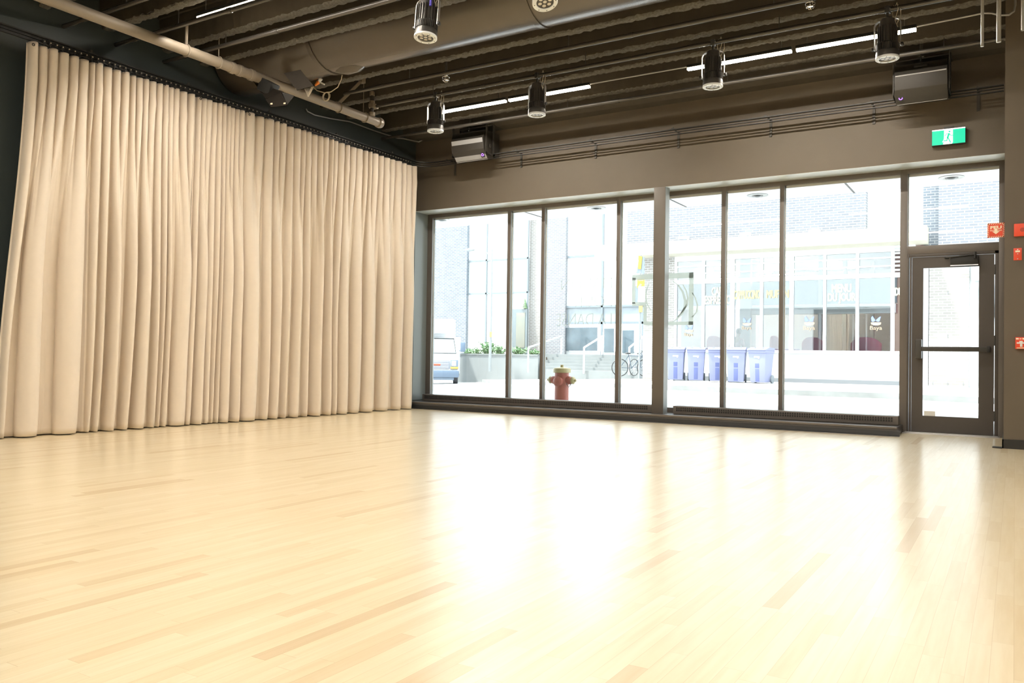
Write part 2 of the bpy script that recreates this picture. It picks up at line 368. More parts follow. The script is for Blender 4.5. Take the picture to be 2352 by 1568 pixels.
MB().box((DX0-.03, YG-.16, 0), (DX1+.02, YG+.06, .014)).box((DX0-.01, YG-.10, .012), (DX1, YG-.02, .02)).build('threshold', ALU, d, world=True, bevel=.003)
m_ = MB()
for z in (.25, 1.15, 2.0): m_.cyl((lx1+.01, YG+.012, z-.06), (lx1+.01, YG+.012, z+.06), .011, n=8)
m_.build('hinge', DARK, d, world=True)
s0, s1 = at(2122, 943, 1, YG+.03), at(2148, 959, 1, YG+.03)
tag(MB().box((s0.x, YG+.036, s1.z), (s1.x, YG+.038, s0.z)).build('decal', mat('frosted_decal', (.75, .75, .72), .6), leaf, world=True, smooth=0), 'small pale rectangular sticker in the glass corner')

# structural post in front of the glass
ca, cb_ = at(1499, 700, 1, 10.99), at(1525.5, 700, 1, 10.99)
post = MB().box((ca.x, 10.99, .10), (cb_.x, 11.15, ZS)).build('window_column', mat('dark_column_paint', (.12, .105, .09), .4, noise=.05, nscale=9), bevel=.006)
MB().box((cb_.x-.002, 10.996, .10), (cb_.x+.0015, 11.15, ZS)).build('side_face', mat('daylit_column_side', (.30, .33, .335), .4), post, smooth=0)  # same column, its window-lit side painted paler
tag(post, 'square dark brown steel column standing in front of the windows', 'column', kind='structure')

# ledge and convectors
LF = 10.69
lx = at(2058, 990, 1, LF).x
def grille(xa, xb, name, label):
    r = thing(name, label, 'heater', ((xa+xb)/2, 11.16, .105), group='low convector heaters along the glass')
    MB().box((xa, 11.08, .105), (xb, 11.27, .215)).build('cabinet', FRAME, r, world=True, bevel=.004)
    m_ = MB(); n = int((xb-xa-.1)/.03)
    for i in range(n):
        x = xa+.05+(xb-xa-.1)*i/n
        m_.box((x, 11.074, .145), (x+.017, 11.081, .168)).box((x, 11.074, .175), (x+.017, 11.081, .198))
    g = m_.build('louvre', BLACK, r, world=True, smooth=0)
    return r
grille(XL+.16, -4.42, 'convector_heater', 'long low dark convector cabinet under the windows left of the column')
grille(-4.10, lx-.02, 'convector_heater', 'long low dark convector cabinet under the windows right of the column')
led = thing('window_ledge', 'low dark bronze ledge running along the floor under the windows', 'ledge', (-4.9, 11, 0), kind='structure')
MB().box((XL, LF, 0), (lx, YG, .10)).build('ledge_top', mat('bluish_dark_ledge', (.085, .082, .085), .35, noise=.05, nscale=30), led, world=True, bevel=.006)
MB().box((XL, LF-.012, .085), (lx+.012, LF+.03, .112)).build('ledge_nosing', FRAME, led, world=True, bevel=.005)
MB().prism([(LF-.05, 0), (LF-.045, .006), (LF-.012, .012), (LF-.003, .06), (LF, .06), (LF, 0)], 0, XL, lx+.04).build('ledge_skirting', BLACK, led, world=True, smooth=0)

# window lettering on the outside of the glass, reading from the street
VIN = film_mat('pale_vinyl_film', (.57, .59, .54), .22)
def text(body, name, m_, loc, size, rot, parent=None, sx=1, ext=.002, align='LEFT', shear=0, space=1.0, off=0.0):
    cu = bpy.data.curves.new(name, 'FONT'); cu.body = body; cu.size = size; cu.extrude = ext; cu.align_x = align; cu.space_character = space; cu.offset = off; cu.resolution_u = 3
    t = bpy.data.objects.new(name, cu); COL.objects.link(t)
    dg = bpy.context.evaluated_depsgraph_get()
    me = bpy.data.meshes.new_from_object(t.evaluated_get(dg)); COL.objects.unlink(t); bpy.data.objects.remove(t)
    R = rot.to_4x4() if hasattr(rot, 'to_4x4') else rot
    M = Matrix.Translation(loc) @ R @ Matrix.Diagonal((sx, 1, 1, 1)); me.transform(M)
    if parent is not None:
        o_ = WORLDLOC.get(parent.name, Vector((0,0,0))); me.transform(Matrix.Translation(-o_))
    me.materials.clear(); me.materials.append(m_)
    ob = bpy.data.objects.new(name, me); COL.objects.link(ob)
    if parent is not None: ob.parent = parent
    return ob
FRONT = Matrix.Rotation(radians(90), 3, 'X')                         # reads from the room side (facing -Y)
OUT = Matrix.Rotation(pi, 3, 'Z') @ Matrix.Rotation(radians(90), 3, 'X')   # reads from the street (facing +Y)
w3 = bpy.data.objects['window_3']
xr = at(1408, 700, 1, YG+.08).x
for body, yt, yb, xlft in (('MAISON', 634, 663, 1292), ('POUR', 676, 704, 1325), ('LA DANSE', 716, 748, 1281)):
    a, b = at(1408, yt, 1, YG+.08), at(1408, yb, 1, YG+.08); w = xr - at(xlft, 700, 1, YG+.08).x
    t = text(body, 'glass_lettering', VIN, (xr, YG+.080, b.z), (a.z-b.z)/.72, OUT, w3, sx=1, off=-.008)
    xs = [v.co.x for v in t.data.vertices]; k = w/(max(xs)-min(xs)); ox = xr - w3.location.x
    for v in t.data.vertices: v.co.x = ox + (v.co.x-ox)*k
# square dance emblem, across window 4
w4 = bpy.data.objects['window_4']
m_ = MB(); yv0, yv1 = YG+.079, YG+.082
def pbox(xa, ya, xb, yb):
    a, b = at(xa, ya, 1, yv0), at(xb, yb, 1, yv0); m_.box((a.x, yv0, a.z), (b.x, yv1, b.z))
def parc(pts, wd_):
    P = []
    for (x, y), w in zip(pts, wd_):
        P.append((at(x-w/2, y, 1, yv0), at(x+w/2, y, 1, yv0)))
    for (a, b), (c, e) in zip(P[:-1], P[1:]):
        m_.add([(a.x, yv0, a.z), (b.x, yv0, b.z), (e.x, yv0, e.z), (c.x, yv0, c.z), (a.x, yv1, a.z), (b.x, yv1, b.z), (e.x, yv1, e.z), (c.x, yv1, c.z)],
               [(0,1,2,3),(7,6,5,4),(0,4,5,1),(1,5,6,2),(2,6,7,3),(3,7,4,0)])
pbox(1452, 631, 1592, 638); pbox(1452, 638, 1459, 697); pbox(1452, 694, 1484, 702); pbox(1478, 702, 1485, 746); pbox(1485, 739, 1592, 746); pbox(1583, 626, 1592, 746)
parc([(1495, 712), (1487, 700), (1483, 682), (1485, 665), (1490, 652)], [2.5, 3, 3, 3, 2])
parc([(1548, 738), (1565, 722), (1573, 705), (1574, 690), (1568, 670), (1558, 655), (1545, 645)], [5, 6, 6, 6, 5, 4, 3])
parc([(1556, 728), (1568, 714), (1578, 700), (1580, 684), (1576, 668), (1568, 652)], [3, 4, 5, 4, 3, 2])
parc([(1590, 728), (1600, 716), (1602, 700), (1597, 684), (1590, 672)], [3, 3, 3, 3, 2])
m_.build('glass_emblem', VIN, w4, world=True, smooth=0)
# low floor-level socket plate etc. is hidden by the curtain; fire signs on the right wall
# ------------------------------------------------------------------ strip lamps
def strip_lamp(name, xa, xb, y, z, label, group, cat='lamp'):
    r = thing(name, label, cat, ((xa+xb)/2, y, z), group=group)
    L = (xb-xa)/2-.012
    MB().box((-L, -.030, .0), (L, .030, .036)).build('housing', BLACK, r, bevel=.003)
    o = MB().prism([(-.027, .001), (-.025, -.024), (.025, -.024), (.027, .001)], 0, -L+.006, L-.006).build('diffuser', ESIDE, r, smooth=0); o.data.materials.append(EGLOW)
    for pg in o.data.polygons:
        if pg.normal.z < -.9: pg.material_index = 1
    for sx in (-1, 1): MB().cyl((sx*(L-.12), 0, .035), (sx*(L-.12), 0, ZD-z), .003, n=6).build('hanger_wire', CONDUIT, r)
    return r
YA, ZA = 9.6, 4.412
G = 'warm white strip lamps under the ceiling'
strip_lamp('strip_lamp', -7.26, -6.00, YA, ZA, 'glowing strip lamp nearest the left corner, half hidden behind a hanging spotlight', G)
strip_lamp('strip_lamp', -5.98, -4.72, YA, ZA, 'glowing strip lamp whose right end meets the thin bare conduit', G)
strip_lamp('strip_lamp', -3.43, -2.17, YA, ZA, 'glowing strip lamp right after the bare conduit, crossed near its left end by a spotlight', G)
strip_lamp('strip_lamp', -2.15, -.89, YA, ZA, 'rightmost glowing strip lamp, crossed by the spotlight above the right loudspeaker', G)
strip_lamp('strip_lamp', -7.39, -6.13, 5.63, ZA, 'glowing strip lamp at the top left above the curtain and grey pipe', G)
k = 0
for yy in (5.63, 1.7, -2.2):  # unseen lamps, added to light the floor and curtain
    for xa in (-7.39, -6.11, -3.43, -2.15, .4, 1.68):
        if yy == 5.63 and xa == -7.39: continue
        strip_lamp('strip_lamp', xa, xa+1.26, yy, ZA, 'glowing strip lamp of the unseen rows added over the dance floor behind the view', 'strip lamps out of view'); k += 1
def conduit(name, pts, r_, m_, label, cat='conduit', group=None, n=8, fit=None):
    mb_ = MB().tube(pts, r_, n)
    o = mb_.build(name, m_, None)
    return tag(o, label, cat, group)
conduit('lamp_conduit', [(-4.73, YA, ZA+.02), (-3.42, YA, ZA+.02)], .010, CONDUIT, 'thin bare conduit bridging the gap between the two pairs of strip lamps')
P = [at(2121, 57, 1, YA), at(2200, 42, 1, YA), at(2258, 30, 1, YA), at(2278, 30, 1, YA), at(2298, 35, 1, YA), at(2318, 34, 1, YA), at(2329, 26, 1, YA), at(2332, 12, 1, YA), at(2333, -60, 1, YA)]
P[0] = Vector((-.9, YA, ZA+.02))
conduit('lamp_conduit', P, .011, CONDUIT, 'thin conduit that bends upward from the right end of the strip lamps')
for (px, pb_, yy, rr, lab) in ((2256, 107, 9.0, .014, 'pale vertical conduit dropping from the ceiling, nearest the right loudspeaker'), (2294, 97, 9.0, .020, 'thicker pale vertical conduit dropping from the ceiling beside the corner wall'), (2350, 70, 9.0, .017, 'vertical conduit cut by the right edge of the view')):
    e = at(px, pb_, 1, yy); t_ = at(px-2, 0, 1, yy)
    m_ = MB().cyl((e.x, yy, e.z), (e.x, yy, ZD), rr, n=10)
    o = tag(m_.build('drop_conduit', mat('pale_conduit', (.5, .5, .48), .4, .3), None), lab, 'conduit', 'drop conduits by the corner wall')

# ------------------------------------------------------------------ lighting pipes
ZP = 4.33
G = 'black lighting pipes hung across the room'
LPY = [(4.94, XL, 'lighting pipe farthest from the windows, at the upper left edge of the view'), (5.54, XL, 'lighting pipe just beyond the top left strip lamp'),
       (6.155, XL, 'lighting pipe carrying the two nearest spotlights, in front of the big duct'), (8.11, -7.62, 'lighting pipe just behind the big duct, with caged sprinklers beside it'),
       (8.74, -7.72, 'lighting pipe carrying the row of four spotlights'), (10.12, XL, 'lighting pipe closest to the window wall')]
for i, (yy, xa, lab) in enumerate(LPY):
    r = thing('lighting_pipe', 'dark steel '+lab, 'pipe', (xa, yy, ZP), group=G)
    MB().cyl((0, 0, 0), (5.0-xa, 0, 0), .024, n=14).build('tube', PIPE, r)
    for xj in (1.9, 4.1, 6.6): MB().cyl((xj-.03, 0, 0), (xj+.03, 0, 0), .0285, n=14).build('coupling', PIPE, r)
    for xj in (1.1, 3.35, 5.6, 8): MB().cyl((xj, 0, .02), (xj, 0, ZD-ZP), .005, n=6).build('hanger_rod', DARK, r)

# big round duct over the middle, elbowing into the left wall
dz, dr, dy = 4.72, .42, 7.33
r = thing('air_duct', 'large round dark duct crossing below the ceiling and entering the left wall', 'duct', (-7.0, dy, dz))
MB().cyl((-7.15, dy, dz), (4.95, dy, dz), dr, n=48, caps=False).build('duct_run', DUCT, r, world=True)
MB().cyl((XL+.01, dy-.10, dz-.10), (-7.95, dy-.06, dz-.07), dr-.02, n=48, caps=False).tube([(-7.98, dy-.06, dz-.07), (-7.6, dy-.04, dz-.05), (-7.13, dy, dz)], [dr-.02, dr-.015, dr-.012], 48, False).build('duct_elbow', DUCT, r, world=True)
for xx in (-7.13, -4.2, -1.2, 1.8): MB().lathe([(dr-.005, -.03), (dr+.012, -.03), (dr+.012, .03), (dr-.005, .03)], (xx, dy, dz), ax=0, n=48).build('duct_seam', DUCT, r, world=True)
sag = MB().lathe([(.02, -.32), (.10, -.26), (.15, -.08), (.14, .08), (.07, .24), (.02, .34)], (-6.82, dy+.05, dz-dr+.10), ax=0, n=20); sag.build('sagging_wrap', DUCT, r, world=True)
cap = at(680, 96, 0, -7.0)
# caged sprinklers
for (px, py, lab) in ((1022, 183, 'chrome caged sprinkler head under the ceiling near the duct end'), (1860, 14, 'chrome caged sprinkler head near the top edge of the view')):
    p = at(px, py, 1, 8.16)
    r = thing('sprinkler', lab, 'sprinkler', (p.x, 8.18, p.z+.05), group='caged sprinklers')
    MB().cyl((0, 0, ZD-p.z-.05), (0, 0, .03), .014, n=10).build('drop_pipe', DARK, r)
    MB().lathe([(.012, .05), (.022, .04), (.022, .01), (.010, 0), (.006, -.04), (.026, -.045), (.026, -.05), (.003, -.052)], n=14).build('head', CHROME, r)
    m_ = MB()
    for k in range(5):
        a = 2*pi*k/5
        m_.tube([(.035*cos(a), .035*sin(a), .03), (.045*cos(a), .045*sin(a), -.01), (.042*cos(a), .042*sin(a), -.05), (.012*cos(a), .012*sin(a), -.075)], .0028, 5)
    for zz, rr in ((.03, .036), (-.02, .046), (-.055, .038)): m_.tube([(rr*cos(2*pi*k/16), rr*sin(2*pi*k/16), zz) for k in range(17)], .0028, 5, False)
    m_.build('cage', CHROME, r)

# ------------------------------------------------------------------ spotlights
SPB = mat('black_spot_housing', (.040, .036, .032), .42, noise=.1, nscale=30, spec=.6)
RING = mat('pale_lens_ring', (.70, .74, .78), .35)
LENS = mat('frosted_lens', (.55, .52, .46), .12, coat=.6)
CREAMW = mat('cream_cable', (.6, .53, .42), .6)
def spotlight():
    r = thing('spotlight', None, 'spotlight')
    MB().lathe([(.02, -.085), (.066, -.10), (.078, -.16), (.083, -.33), (.091, -.338), (.096, -.342), (.091, -.35), (.091, -.405), (.100, -.41), (.107, -.435), (.107, -.478), (.10, -.48)], n=40).build('housing', SPB, r, smooth=40)
    m_ = MB()
    for k in range(40):
        a = 2*pi*k/40; R = Matrix.Rotation(a, 3, 'Z')
        m_.obox(R @ Vector((.098, 0, -.376)), (.018, .0055, .064), R)
    for k in range(20):
        a = 2*pi*k/20; R = Matrix.Rotation(a, 3, 'Z')
        m_.obox(R @ Vector((.083, 0, -.25)), (.018, .006, .155), R)
    m_.build('cooling_fins', SPB, r, smooth=0)
    rg = MB().lathe([(.108, -.470), (.109, -.486), (.104, -.490), (.076, -.490), (.074, -.484), (.074, -.470)], n=40).build('lens_ring', RING, r)
    for k in range(8):
        a = 2*pi*k/8+.2; MB().cyl((.092*cos(a), .092*sin(a), -.488), (.092*cos(a), .092*sin(a), -.4915), .0045, n=8).build('screw', BLACK, rg)
    m_ = MB().cyl((0, 0, -.47), (0, 0, -.474), .075, n=32)
    for k in range(7):
        a = 2*pi*k/6; q = (0, 0) if k == 6 else (.046*cos(a), .046*sin(a)); m_.sphere((q[0], q[1], -.474), .024, 14, 8, (1, 1, .35))
    m_.build('lens', LENS, r)
    w = .122
    m_ = MB(); pts = [(-w, 0, -.375), (-w, 0, -.15), (-w+.012, 0, -.118), (-w+.04, 0, -.10), (w-.04, 0, -.10), (w-.012, 0, -.118), (w, 0, -.15), (w, 0, -.375)]
    for (ax_, az_), (bx_, bz_) in zip([(p[0], p[2]) for p in pts[:-1]], [(p[0], p[2]) for p in pts[1:]]):
        dv = Vector((bx_-ax_, 0, bz_-az_)); L = dv.length; mid = Vector(((ax_+bx_)/2, 0, (az_+bz_)/2)); ang = math.atan2(dv.x, dv.z)
        m_.obox(mid, (.006, .036, L+.004), Matrix.Rotation(ang, 3, 'Y'))
    m_.build('yoke', mat('worn_yoke_metal', (.34, .33, .31), .35, .6), r, smooth=0)
    for sx in (-1, 1):
        MB().lathe([(.006, .0), (.018, .006), (.018, .022), (.008, .026)], (sx*w, 0, -.365), ax=0, n=12, sgn=sx).build('pivot_knob', BLACK, r)
    MB().box((-.022, -.030, -.035), (.022, .030, .032)).box((-.012, -.012, -.09), (.012, .012, -.03)).cyl((-.05, 0, -.075), (.05, 0, -.075), .007, n=8).cyl((.03, -.045, 0), (.03, .045, 0), .006, n=8).build('clamp', mat('clamp_metal', (.13, .13, .13), .35, .6), r, bevel=.004)
    m_ = MB()
    m_.tube([(.06, .01, .0), (.085, 0, .05), (.10, -.01, -.02), (.07, -.01, -.12), (.085, -.02, -.16)], .0028, 5)
    m_.tube([(.09, .01, .03), (.12, 0, -.02), (.125, -.012, -.09), (.09, -.02, -.17), (.10, -.02, -.20)], .0028, 5)
    m_.tube([(.05, .03, .04), (.045, 0, -.05), (.06, -.03, -.13), (.07, -.02, -.18)], .0028, 5)
    m_.build('safety_cable', CREAMW, r)
    return r
s0 = spotlight(); GS = 'black LED spotlights clamped to the pipes'
SPX = [(1000, 300, 4, 'black spotlight hanging farthest left, at the left end of the glowing lamps'), (1233, 265, 4, 'black spotlight second from the left, between two glowing strip lamps'),
       (1637, 203, 4, 'black spotlight in front of the third strip lamp, right of the bare conduit'), (2038, 140, 4, 'black spotlight above the right loudspeaker, in front of the rightmost lamp'),
       (985, 85, 2, 'nearest black spotlight hanging before the big duct, seven round lenses in its face'), (1262, 21, 2, 'tilted black spotlight cut by the top edge, in front of the duct')]
WORLD_SPOTS = []
for i, (px, py, li, lab) in enumerate(SPX):
    o = s0 if i == 0 else copy_tree(s0)
    yy = LPY[li][0]; p = at(px, py, 1, yy)
    o.location = (p.x, yy, ZP); o['label'] = lab; o['group'] = GS
    o.rotation_euler = ((0, 0, .12), (0, 0, -.1), (0, 0, .05), (0, 0, -.15), (radians(-7), 0, .1), (radians(-16), radians(-14), .2))[i]
    if i == 5: o.location.x -= .12; o.location.z += .01
p = at(985, 12, 1, 6.13)
o = s0  # connectors on the nearest one
for (px, c, nm) in ((981, (.75, .66, .5), 'cream_connector'), (992, (.10, .08, .55), 'blue_connector')):
    q = at(px, 12, 1, 6.10)
    near = [ob for ob in bpy.data.objects if ob.parent is None and ob.get('label', '').startswith('nearest black')][0]
    loc = Matrix.Rotation(-.1, 3, 'Z') @ (q - near.location)
    MB().cyl((loc.x, loc.y, loc.z+.03), (loc.x, loc.y, loc.z-.025), .011, n=10).build('connector', mat(nm, c, .45), near)['label'] = nm.replace('_', ' ')

# ------------------------------------------------------------------ grey pipe, hangers, strut, conduit on the left
ga_ = at(-60, -62, 0, -7.7); gb_ = at(872, 281, 0, -7.7)
ga_ = Vector((-7.7, 2.6, 4.150)); gb_ = Vector((-7.7, gb_.y, 4.155))
r = thing('sloping_grey_pipe', 'thick greige pipe running under the ceiling above the curtain', 'pipe', (-7.7, 7, 4.15))
MB().tube([ga_, gb_], .058, 28).build('tube', GREYP, r, world=True)
for px, py, rr in ((532, 168, .067), (550, 174, .066), (577, 186, .068)):
    q = at(px, py, 0, -7.7); MB().lathe([(.058, -.03), (rr, -.028), (rr, .028), (.058, .03)], (-7.7, q.y, 4.152), ax=1, n=24).build('coupling', GREYP, r, world=True, bevel=.003)
MB().lathe([(.058, -.05), (.072, -.04), (.074, .0), (.066, .03), (.03, .05), (.002, .052)], (-7.7, gb_.y, 4.155), ax=1, n=24).build('end_cap', GREYP, r, world=True)
for px, py in ((428, 118), (502, 150), (778, 247), (838, 268)):
    q = at(px, py, 0, -7.7)
    MB().tube([(-7.7+.064*sin(t), q.y, 4.152-.064*cos(t)) for t in [2*pi*k/20 for k in range(21)]], .008, 6, False).build('pipe_clip', GREYP, r, world=True)
q = at(428, 118, 0, -7.7)
MB().cyl((-7.7, q.y, 4.21), (-7.7, q.y, 4.47), .016, n=10).build('hanger_post', GREYP, r, world=True)
for px in (502, 836):
    q = at(px, 150, 0, -7.7); MB().cyl((-7.7, q.y if px < 700 else 8.58, 4.21), (-7.7, q.y if px < 700 else 8.58, ZD), .005, n=6).build('hanger_rod', GREYP, r, world=True)
a = at(830, 185, 0, -7.62); b = at(772, 243, 0, -7.72)
rr_ = (b-a); ang = rr_.to_track_quat('Z', 'Y').to_matrix()
st = MB().obox((a+b)/2, (.042, .042, rr_.length), ang)
st.box((a.x-.035, a.y-.03, a.z-.03), (a.x+.035, a.y+.05, a.z+.06)).box((b.x-.03, b.y-.03, b.z-.02), (b.x+.03, b.y+.06, b.z+.05)).cyl((a.x, a.y, a.z), (a.x, a.y+.01, 4.75), .012, n=8)
tag(st.build('diagonal_strut', GREYP, None, bevel=.004), 'slanting greige square strut bracing the grey pipe to the ceiling', 'strut')
a = at(847, 200, 1, 8.70)
riser = thing('riser_pipe', 'short dark vertical pipe joining the grey pipe end to a lighting pipe', 'pipe', (-7.62, 8.72, 4.2))
MB().cyl((-7.65, 8.70, 4.20), (-7.65, 8.70, 4.52), .026, n=12).build('tube', PIPE, riser, world=True)
MB().cyl((-7.65, 8.70, 4.36), (-7.65, 8.70, 4.40), .040, n=12).cyl((-7.65, 8.70, 4.19), (-7.65, 8.70, 4.24), .045, n=12).cyl((-7.65, 8.70, 4.47), (-7.65, 8.70, 4.53), .036, n=12).box((-7.68, 8.66, 4.30), (-7.6, 8.78, 4.36)).build('pipe_clamp', GREYP, riser, world=True, bevel=.004)
wx = XL+.02
P = [at(703, 250, 0, wx), at(706, 256, 0, wx), at(722, 264, 0, wx), at(760, 272, 0, wx), at(803, 279, 0, wx), at(860, 300, 0, wx), at(912, 317, 0, wx)]
cd_ = conduit('wall_conduit', P + [at(925, 318, 0, wx), Vector((wx+.12, 10.9, P[-1].z+.02)), Vector((wx+.3, 10.95, P[-1].z+.1))], .011, CONDUIT, 'thin pale conduit sloping along the top of the left wall')
# barn door floodlight on the grey pipe
q = at(672, 222, 1, 6.63); qx, qy, qz = q
r = thing('barn_door_floodlight', 'black floodlight with open barn door flaps hanging by the duct', 'floodlight', (qx, 6.72, qz+.15))
BD = mat('black_flap_metal', (.018, .015, .012), .9, spec=.05, noise=.1, nscale=9)
def quad3(pts, th, name, m_, par):
    P_ = [at(px, py, 1, yy) for px, py, yy in pts]; n = (P_[1]-P_[0]).cross(P_[2]-P_[0]).normalized()*th
    k = len(P_); mb_ = MB().add(P_+[p+n for p in P_], [tuple(range(k-1, -1, -1)), tuple(range(k, 2*k))]+[(i, (i+1) % k, k+(i+1) % k, k+i) for i in range(k)])
    return mb_.build(name, m_, par, world=True, smooth=0)
quad3([(652, 168, 6.53), (690, 160, 6.53), (720, 197, 6.43), (682, 207, 6.43)], .006, 'flap', BD, r)
quad3([(582, 188, 6.88), (652, 211, 6.73), (628, 222, 6.68), (610, 226, 6.68)], .006, 'flap', BD, r)
quad3([(610, 228, 6.68), (646, 213, 6.68), (660, 241, 6.58), (622, 246, 6.58)], .006, 'flap', BD, r)
quad3([(648, 212, 6.68), (676, 220, 6.83), (660, 240, 6.78)], .006, 'flap', mat('pale_flap', (.07, .07, .075), .9, spec=.1), r)
a = at(628, 205, 1, 6.88)
MB().obox((a.x, 6.80, a.z+.0), (.22, .13, .15), Matrix.Rotation(.5, 3, 'Y')).build('housing', BLACK, r, world=True, bevel=.012)
m_ = MB()
for px, py in ((683, 204), (625, 239), (655, 238)):
    a = at(px, py, 1, 6.5); m_.box((a.x-.012, 6.485, a.z-.006), (a.x+.012, 6.495, a.z+.008))
m_.build('flap_sticker', mat('cream_sticker', (.7, .6, .45), .5), r, world=True, smooth=0)
# plug and looped cable beside it
a = at(731, 189, 1, 7.6)
r = thing('cable_plug', 'orange and white plug on a cable hanging under the duct', 'plug', (a.x, 7.6, a.z))
b = at(724, 196, 1, 7.6); c = at(738, 180, 1, 7.6); d2 = at(745, 194, 1, 7.6)
MB().tube([b, a, a.lerp(c, .3)], [.012, .026, .014], 10).build('plug_body', mat('orange_plastic', (.85, .28, .06), .4), r, world=True)
MB().tube([a.lerp(c, .3), c], [.02, .024], 10).tube([a.lerp(c, .2), d2], .010, 8).build('plug_shell', WHITE, r, world=True)
pts = [at(x, y, 1, 7.65) for x, y in ((720, 200), (728, 208), (745, 213), (760, 211), (776, 200), (784, 182), (786, 172))]
m_ = MB().tube(pts, .006, 6)
cc = at(748, 222, 1, 7.65)
for kx in (0, .018): m_.tube([(cc.x+kx+.055*cos(t), 7.65, cc.z+.055*sin(t)) for t in [2*pi*k/18 for k in range(19)]], .005, 6, False)
tag(m_.build('looped_cable', CREAMW, None), 'thin pale cable with a small coiled loop hanging beside the diagonal strut', 'cable')
m_ = MB()
for i in range(5): m_.tube([at(699+i*3.4, 202+i*.5, 1, 7.3), at(704+i*1.2, 214, 1, 7.28), at(707+i*.6, 222, 1, 7.26)], .004, 5); 
for i in range(4): m_.tube([at(720-i*1.5, 199, 1, 7.3), at(714-i, 212, 1, 7.28), at(708, 222, 1, 7.26)], .004, 5)
tag(m_.build('bunched_cable', CREAMW, None), 'bunch of pale cables gathered in a V on top of the grey pipe', 'cable')

# ------------------------------------------------------------------ loudspeakers
GR = mat('grey_speaker_grille', (.36, .37, .39), .45, noise=.15, nscale=300, spec=.6)
SBX = mat('black_speaker_cabinet', (.035, .032, .028), .5, noise=.1, nscale=30)
PUR = mat('purple_badge_light', (.25, .12, .9), .4, emit=(.30, .12, 1), estr=1.2)
def speaker(xa, xb, lab, badge_left, bow, zo=0, handle=False):
    yb, xm = 10.72, (xa+xb)/2
    r = thing('wall_loudspeaker', lab, 'loudspeaker', (xm, 10.7, 4.1+zo), group='loudspeakers high on the window wall')
    pts = [(10.92, 4.36), (10.50, 4.345), (10.44, 4.215), (10.47, 4.05), (10.60, 3.915), (10.92, 3.99)]
    mb_ = MB().prism([(p[0], p[1]+zo) for p in pts], 0, xa, xb)
    cab = mb_.build('cabinet', SBX, r, world=True, bevel=.008)
    N = 9; arc = []
    for i in range(N):
        t = i/(N-1); y = 10.438+(10.604-10.438)*t; z = 4.212+(3.912-4.212)*t; b = bow*sin(pi*t)
        arc.append((y-b*.87, z-b*.48))
    poly = [(p[0], p[1]+zo) for p in arc] + [(p[0]+.03, p[1]+.02+zo) for p in arc[::-1]]
    MB().prism(poly, 0, xa+.012, xb-.012).build('grille', GR, r, world=True, smooth=50)
    bx = xa+.06 if badge_left else xb-.06; t = .66; by = arc[6][0]-.006; bz = arc[6][1]+zo-.003
    nrm = Vector((0, -.87, -.48)); c = Vector((bx, by, bz))
    MB().obox(c, (.085, .06, .008), nrm.to_track_quat('Z', 'X').to_matrix()).build('badge', BLACK, r, world=True, bevel=.002)
    m_ = MB().tube([c + nrm*.006 + Vector((cos(t_)*.018, 0, 0)) + Vector((0, -.48, .87))*(sin(t_)*.018) for t_ in [2*pi*k/16 for k in range(17)]], .005, 6, False)
    m_.build('badge_light', PUR, r, world=True)['label'] = 'round purple light on the badge'
    if handle:
        MB().box((xm-.07, 10.455, 4.285+zo), (xm+.07, 10.49, 4.315+zo)).build('handle', BLACK, r, world=True, bevel=.004)
    m_ = MB()
    for sx, x in ((-1, xa-.015), (1, xb+.015)):
        m_.box((x-.004, 10.50, 3.98+zo), (x+.004, 10.55, 4.48+zo)); m_.box((x-.004, 10.70, 3.98+zo), (x+.004, 10.75, 4.48+zo)); m_.cyl((x-.01, 10.62, 4.12+zo), (x+.01, 10.62, 4.12+zo), .03, n=12); m_.box((x-.004, 10.50, 3.98+zo), (x+.004, 10.75, 4.01+zo))
    m_.box((xa-.02, 10.50, 4.455+zo), (xb+.02, 10.56, 4.475+zo)).cyl((xm, 10.53, 4.46+zo), (xm, 10.53, 4.62), .018, n=8).box((xa-.02, 10.70, 4.455+zo), (xb+.02, 10.98, 4.475+zo))
    m_.build('mounting_bracket', DARK, r, world=True, bevel=.002)
    MB().cyl((xm, 10.50, 4.36+zo), (xm, 10.50, 4.44+zo), .010, n=8).cyl((xm-.03, 10.50, 4.41+zo), (xm+.03, 10.50, 4.41+zo), .006, n=6).build('eye_bolt', CHROME, r, world=True)
speaker(-7.55, -6.95, 'grey grilled loudspeaker tilted downward on the window wall near the left corner', False, .035)
speaker(-1.215, -.665, 'larger grey grilled loudspeaker on the window wall above the exit sign', True, .012, -.01, True)

# ------------------------------------------------------------------ exit sign
a, b = at(2141, 305, 1, 10.93), at(2217, 329, 1, 10.93)
ex0, ex1, ez1, ez0 = a.x, b.x, at(2141, 302, 1, 10.93).z, at(2141, 334.5, 1, 10.93).z
r = thing('exit_sign', 'green and white running figure exit sign on the wall above the door', 'sign', ((ex0+ex1)/2, 10.93, ez0))
MB().box((ex0-.004, 10.935, ez0-.004), (ex1+.004, 10.999, ez1+.014)).box(((ex0+ex1)/2-.05, 10.95, ez1+.01), ((ex0+ex1)/2+.06, 10.999, ez1+.045)).build('casing', DARK, r, world=True, bevel=.002)
MB().box((ex0, 10.928, ez0), (ex1, 10.936, ez1)).build('green_panel', GREEN, r, world=True, smooth=0)
wpx = (ex1-ex0)/75.5; hz = (ez1-ez0)
def ex(u, v): return (ex0+u*(ex1-ex0), ez0+v*hz)      # u,v in 0..1 on the panel
m_ = MB(); 
m_.prism([ex(.365, .0), ex(.365, .13), ex(.33, .0)], 1, 10.924, 10.928)
m_.prism([ex(.355, 0), ex(.37, .97), ex(.63, .97), ex(.63, .1), ex(.605, 0)], 1, 10.924, 10.928)
m_.prism([ex(.315, .16), ex(.345, .30), ex(.37, .28), ex(.335, .14)], 1, 10.9235, 10.928)
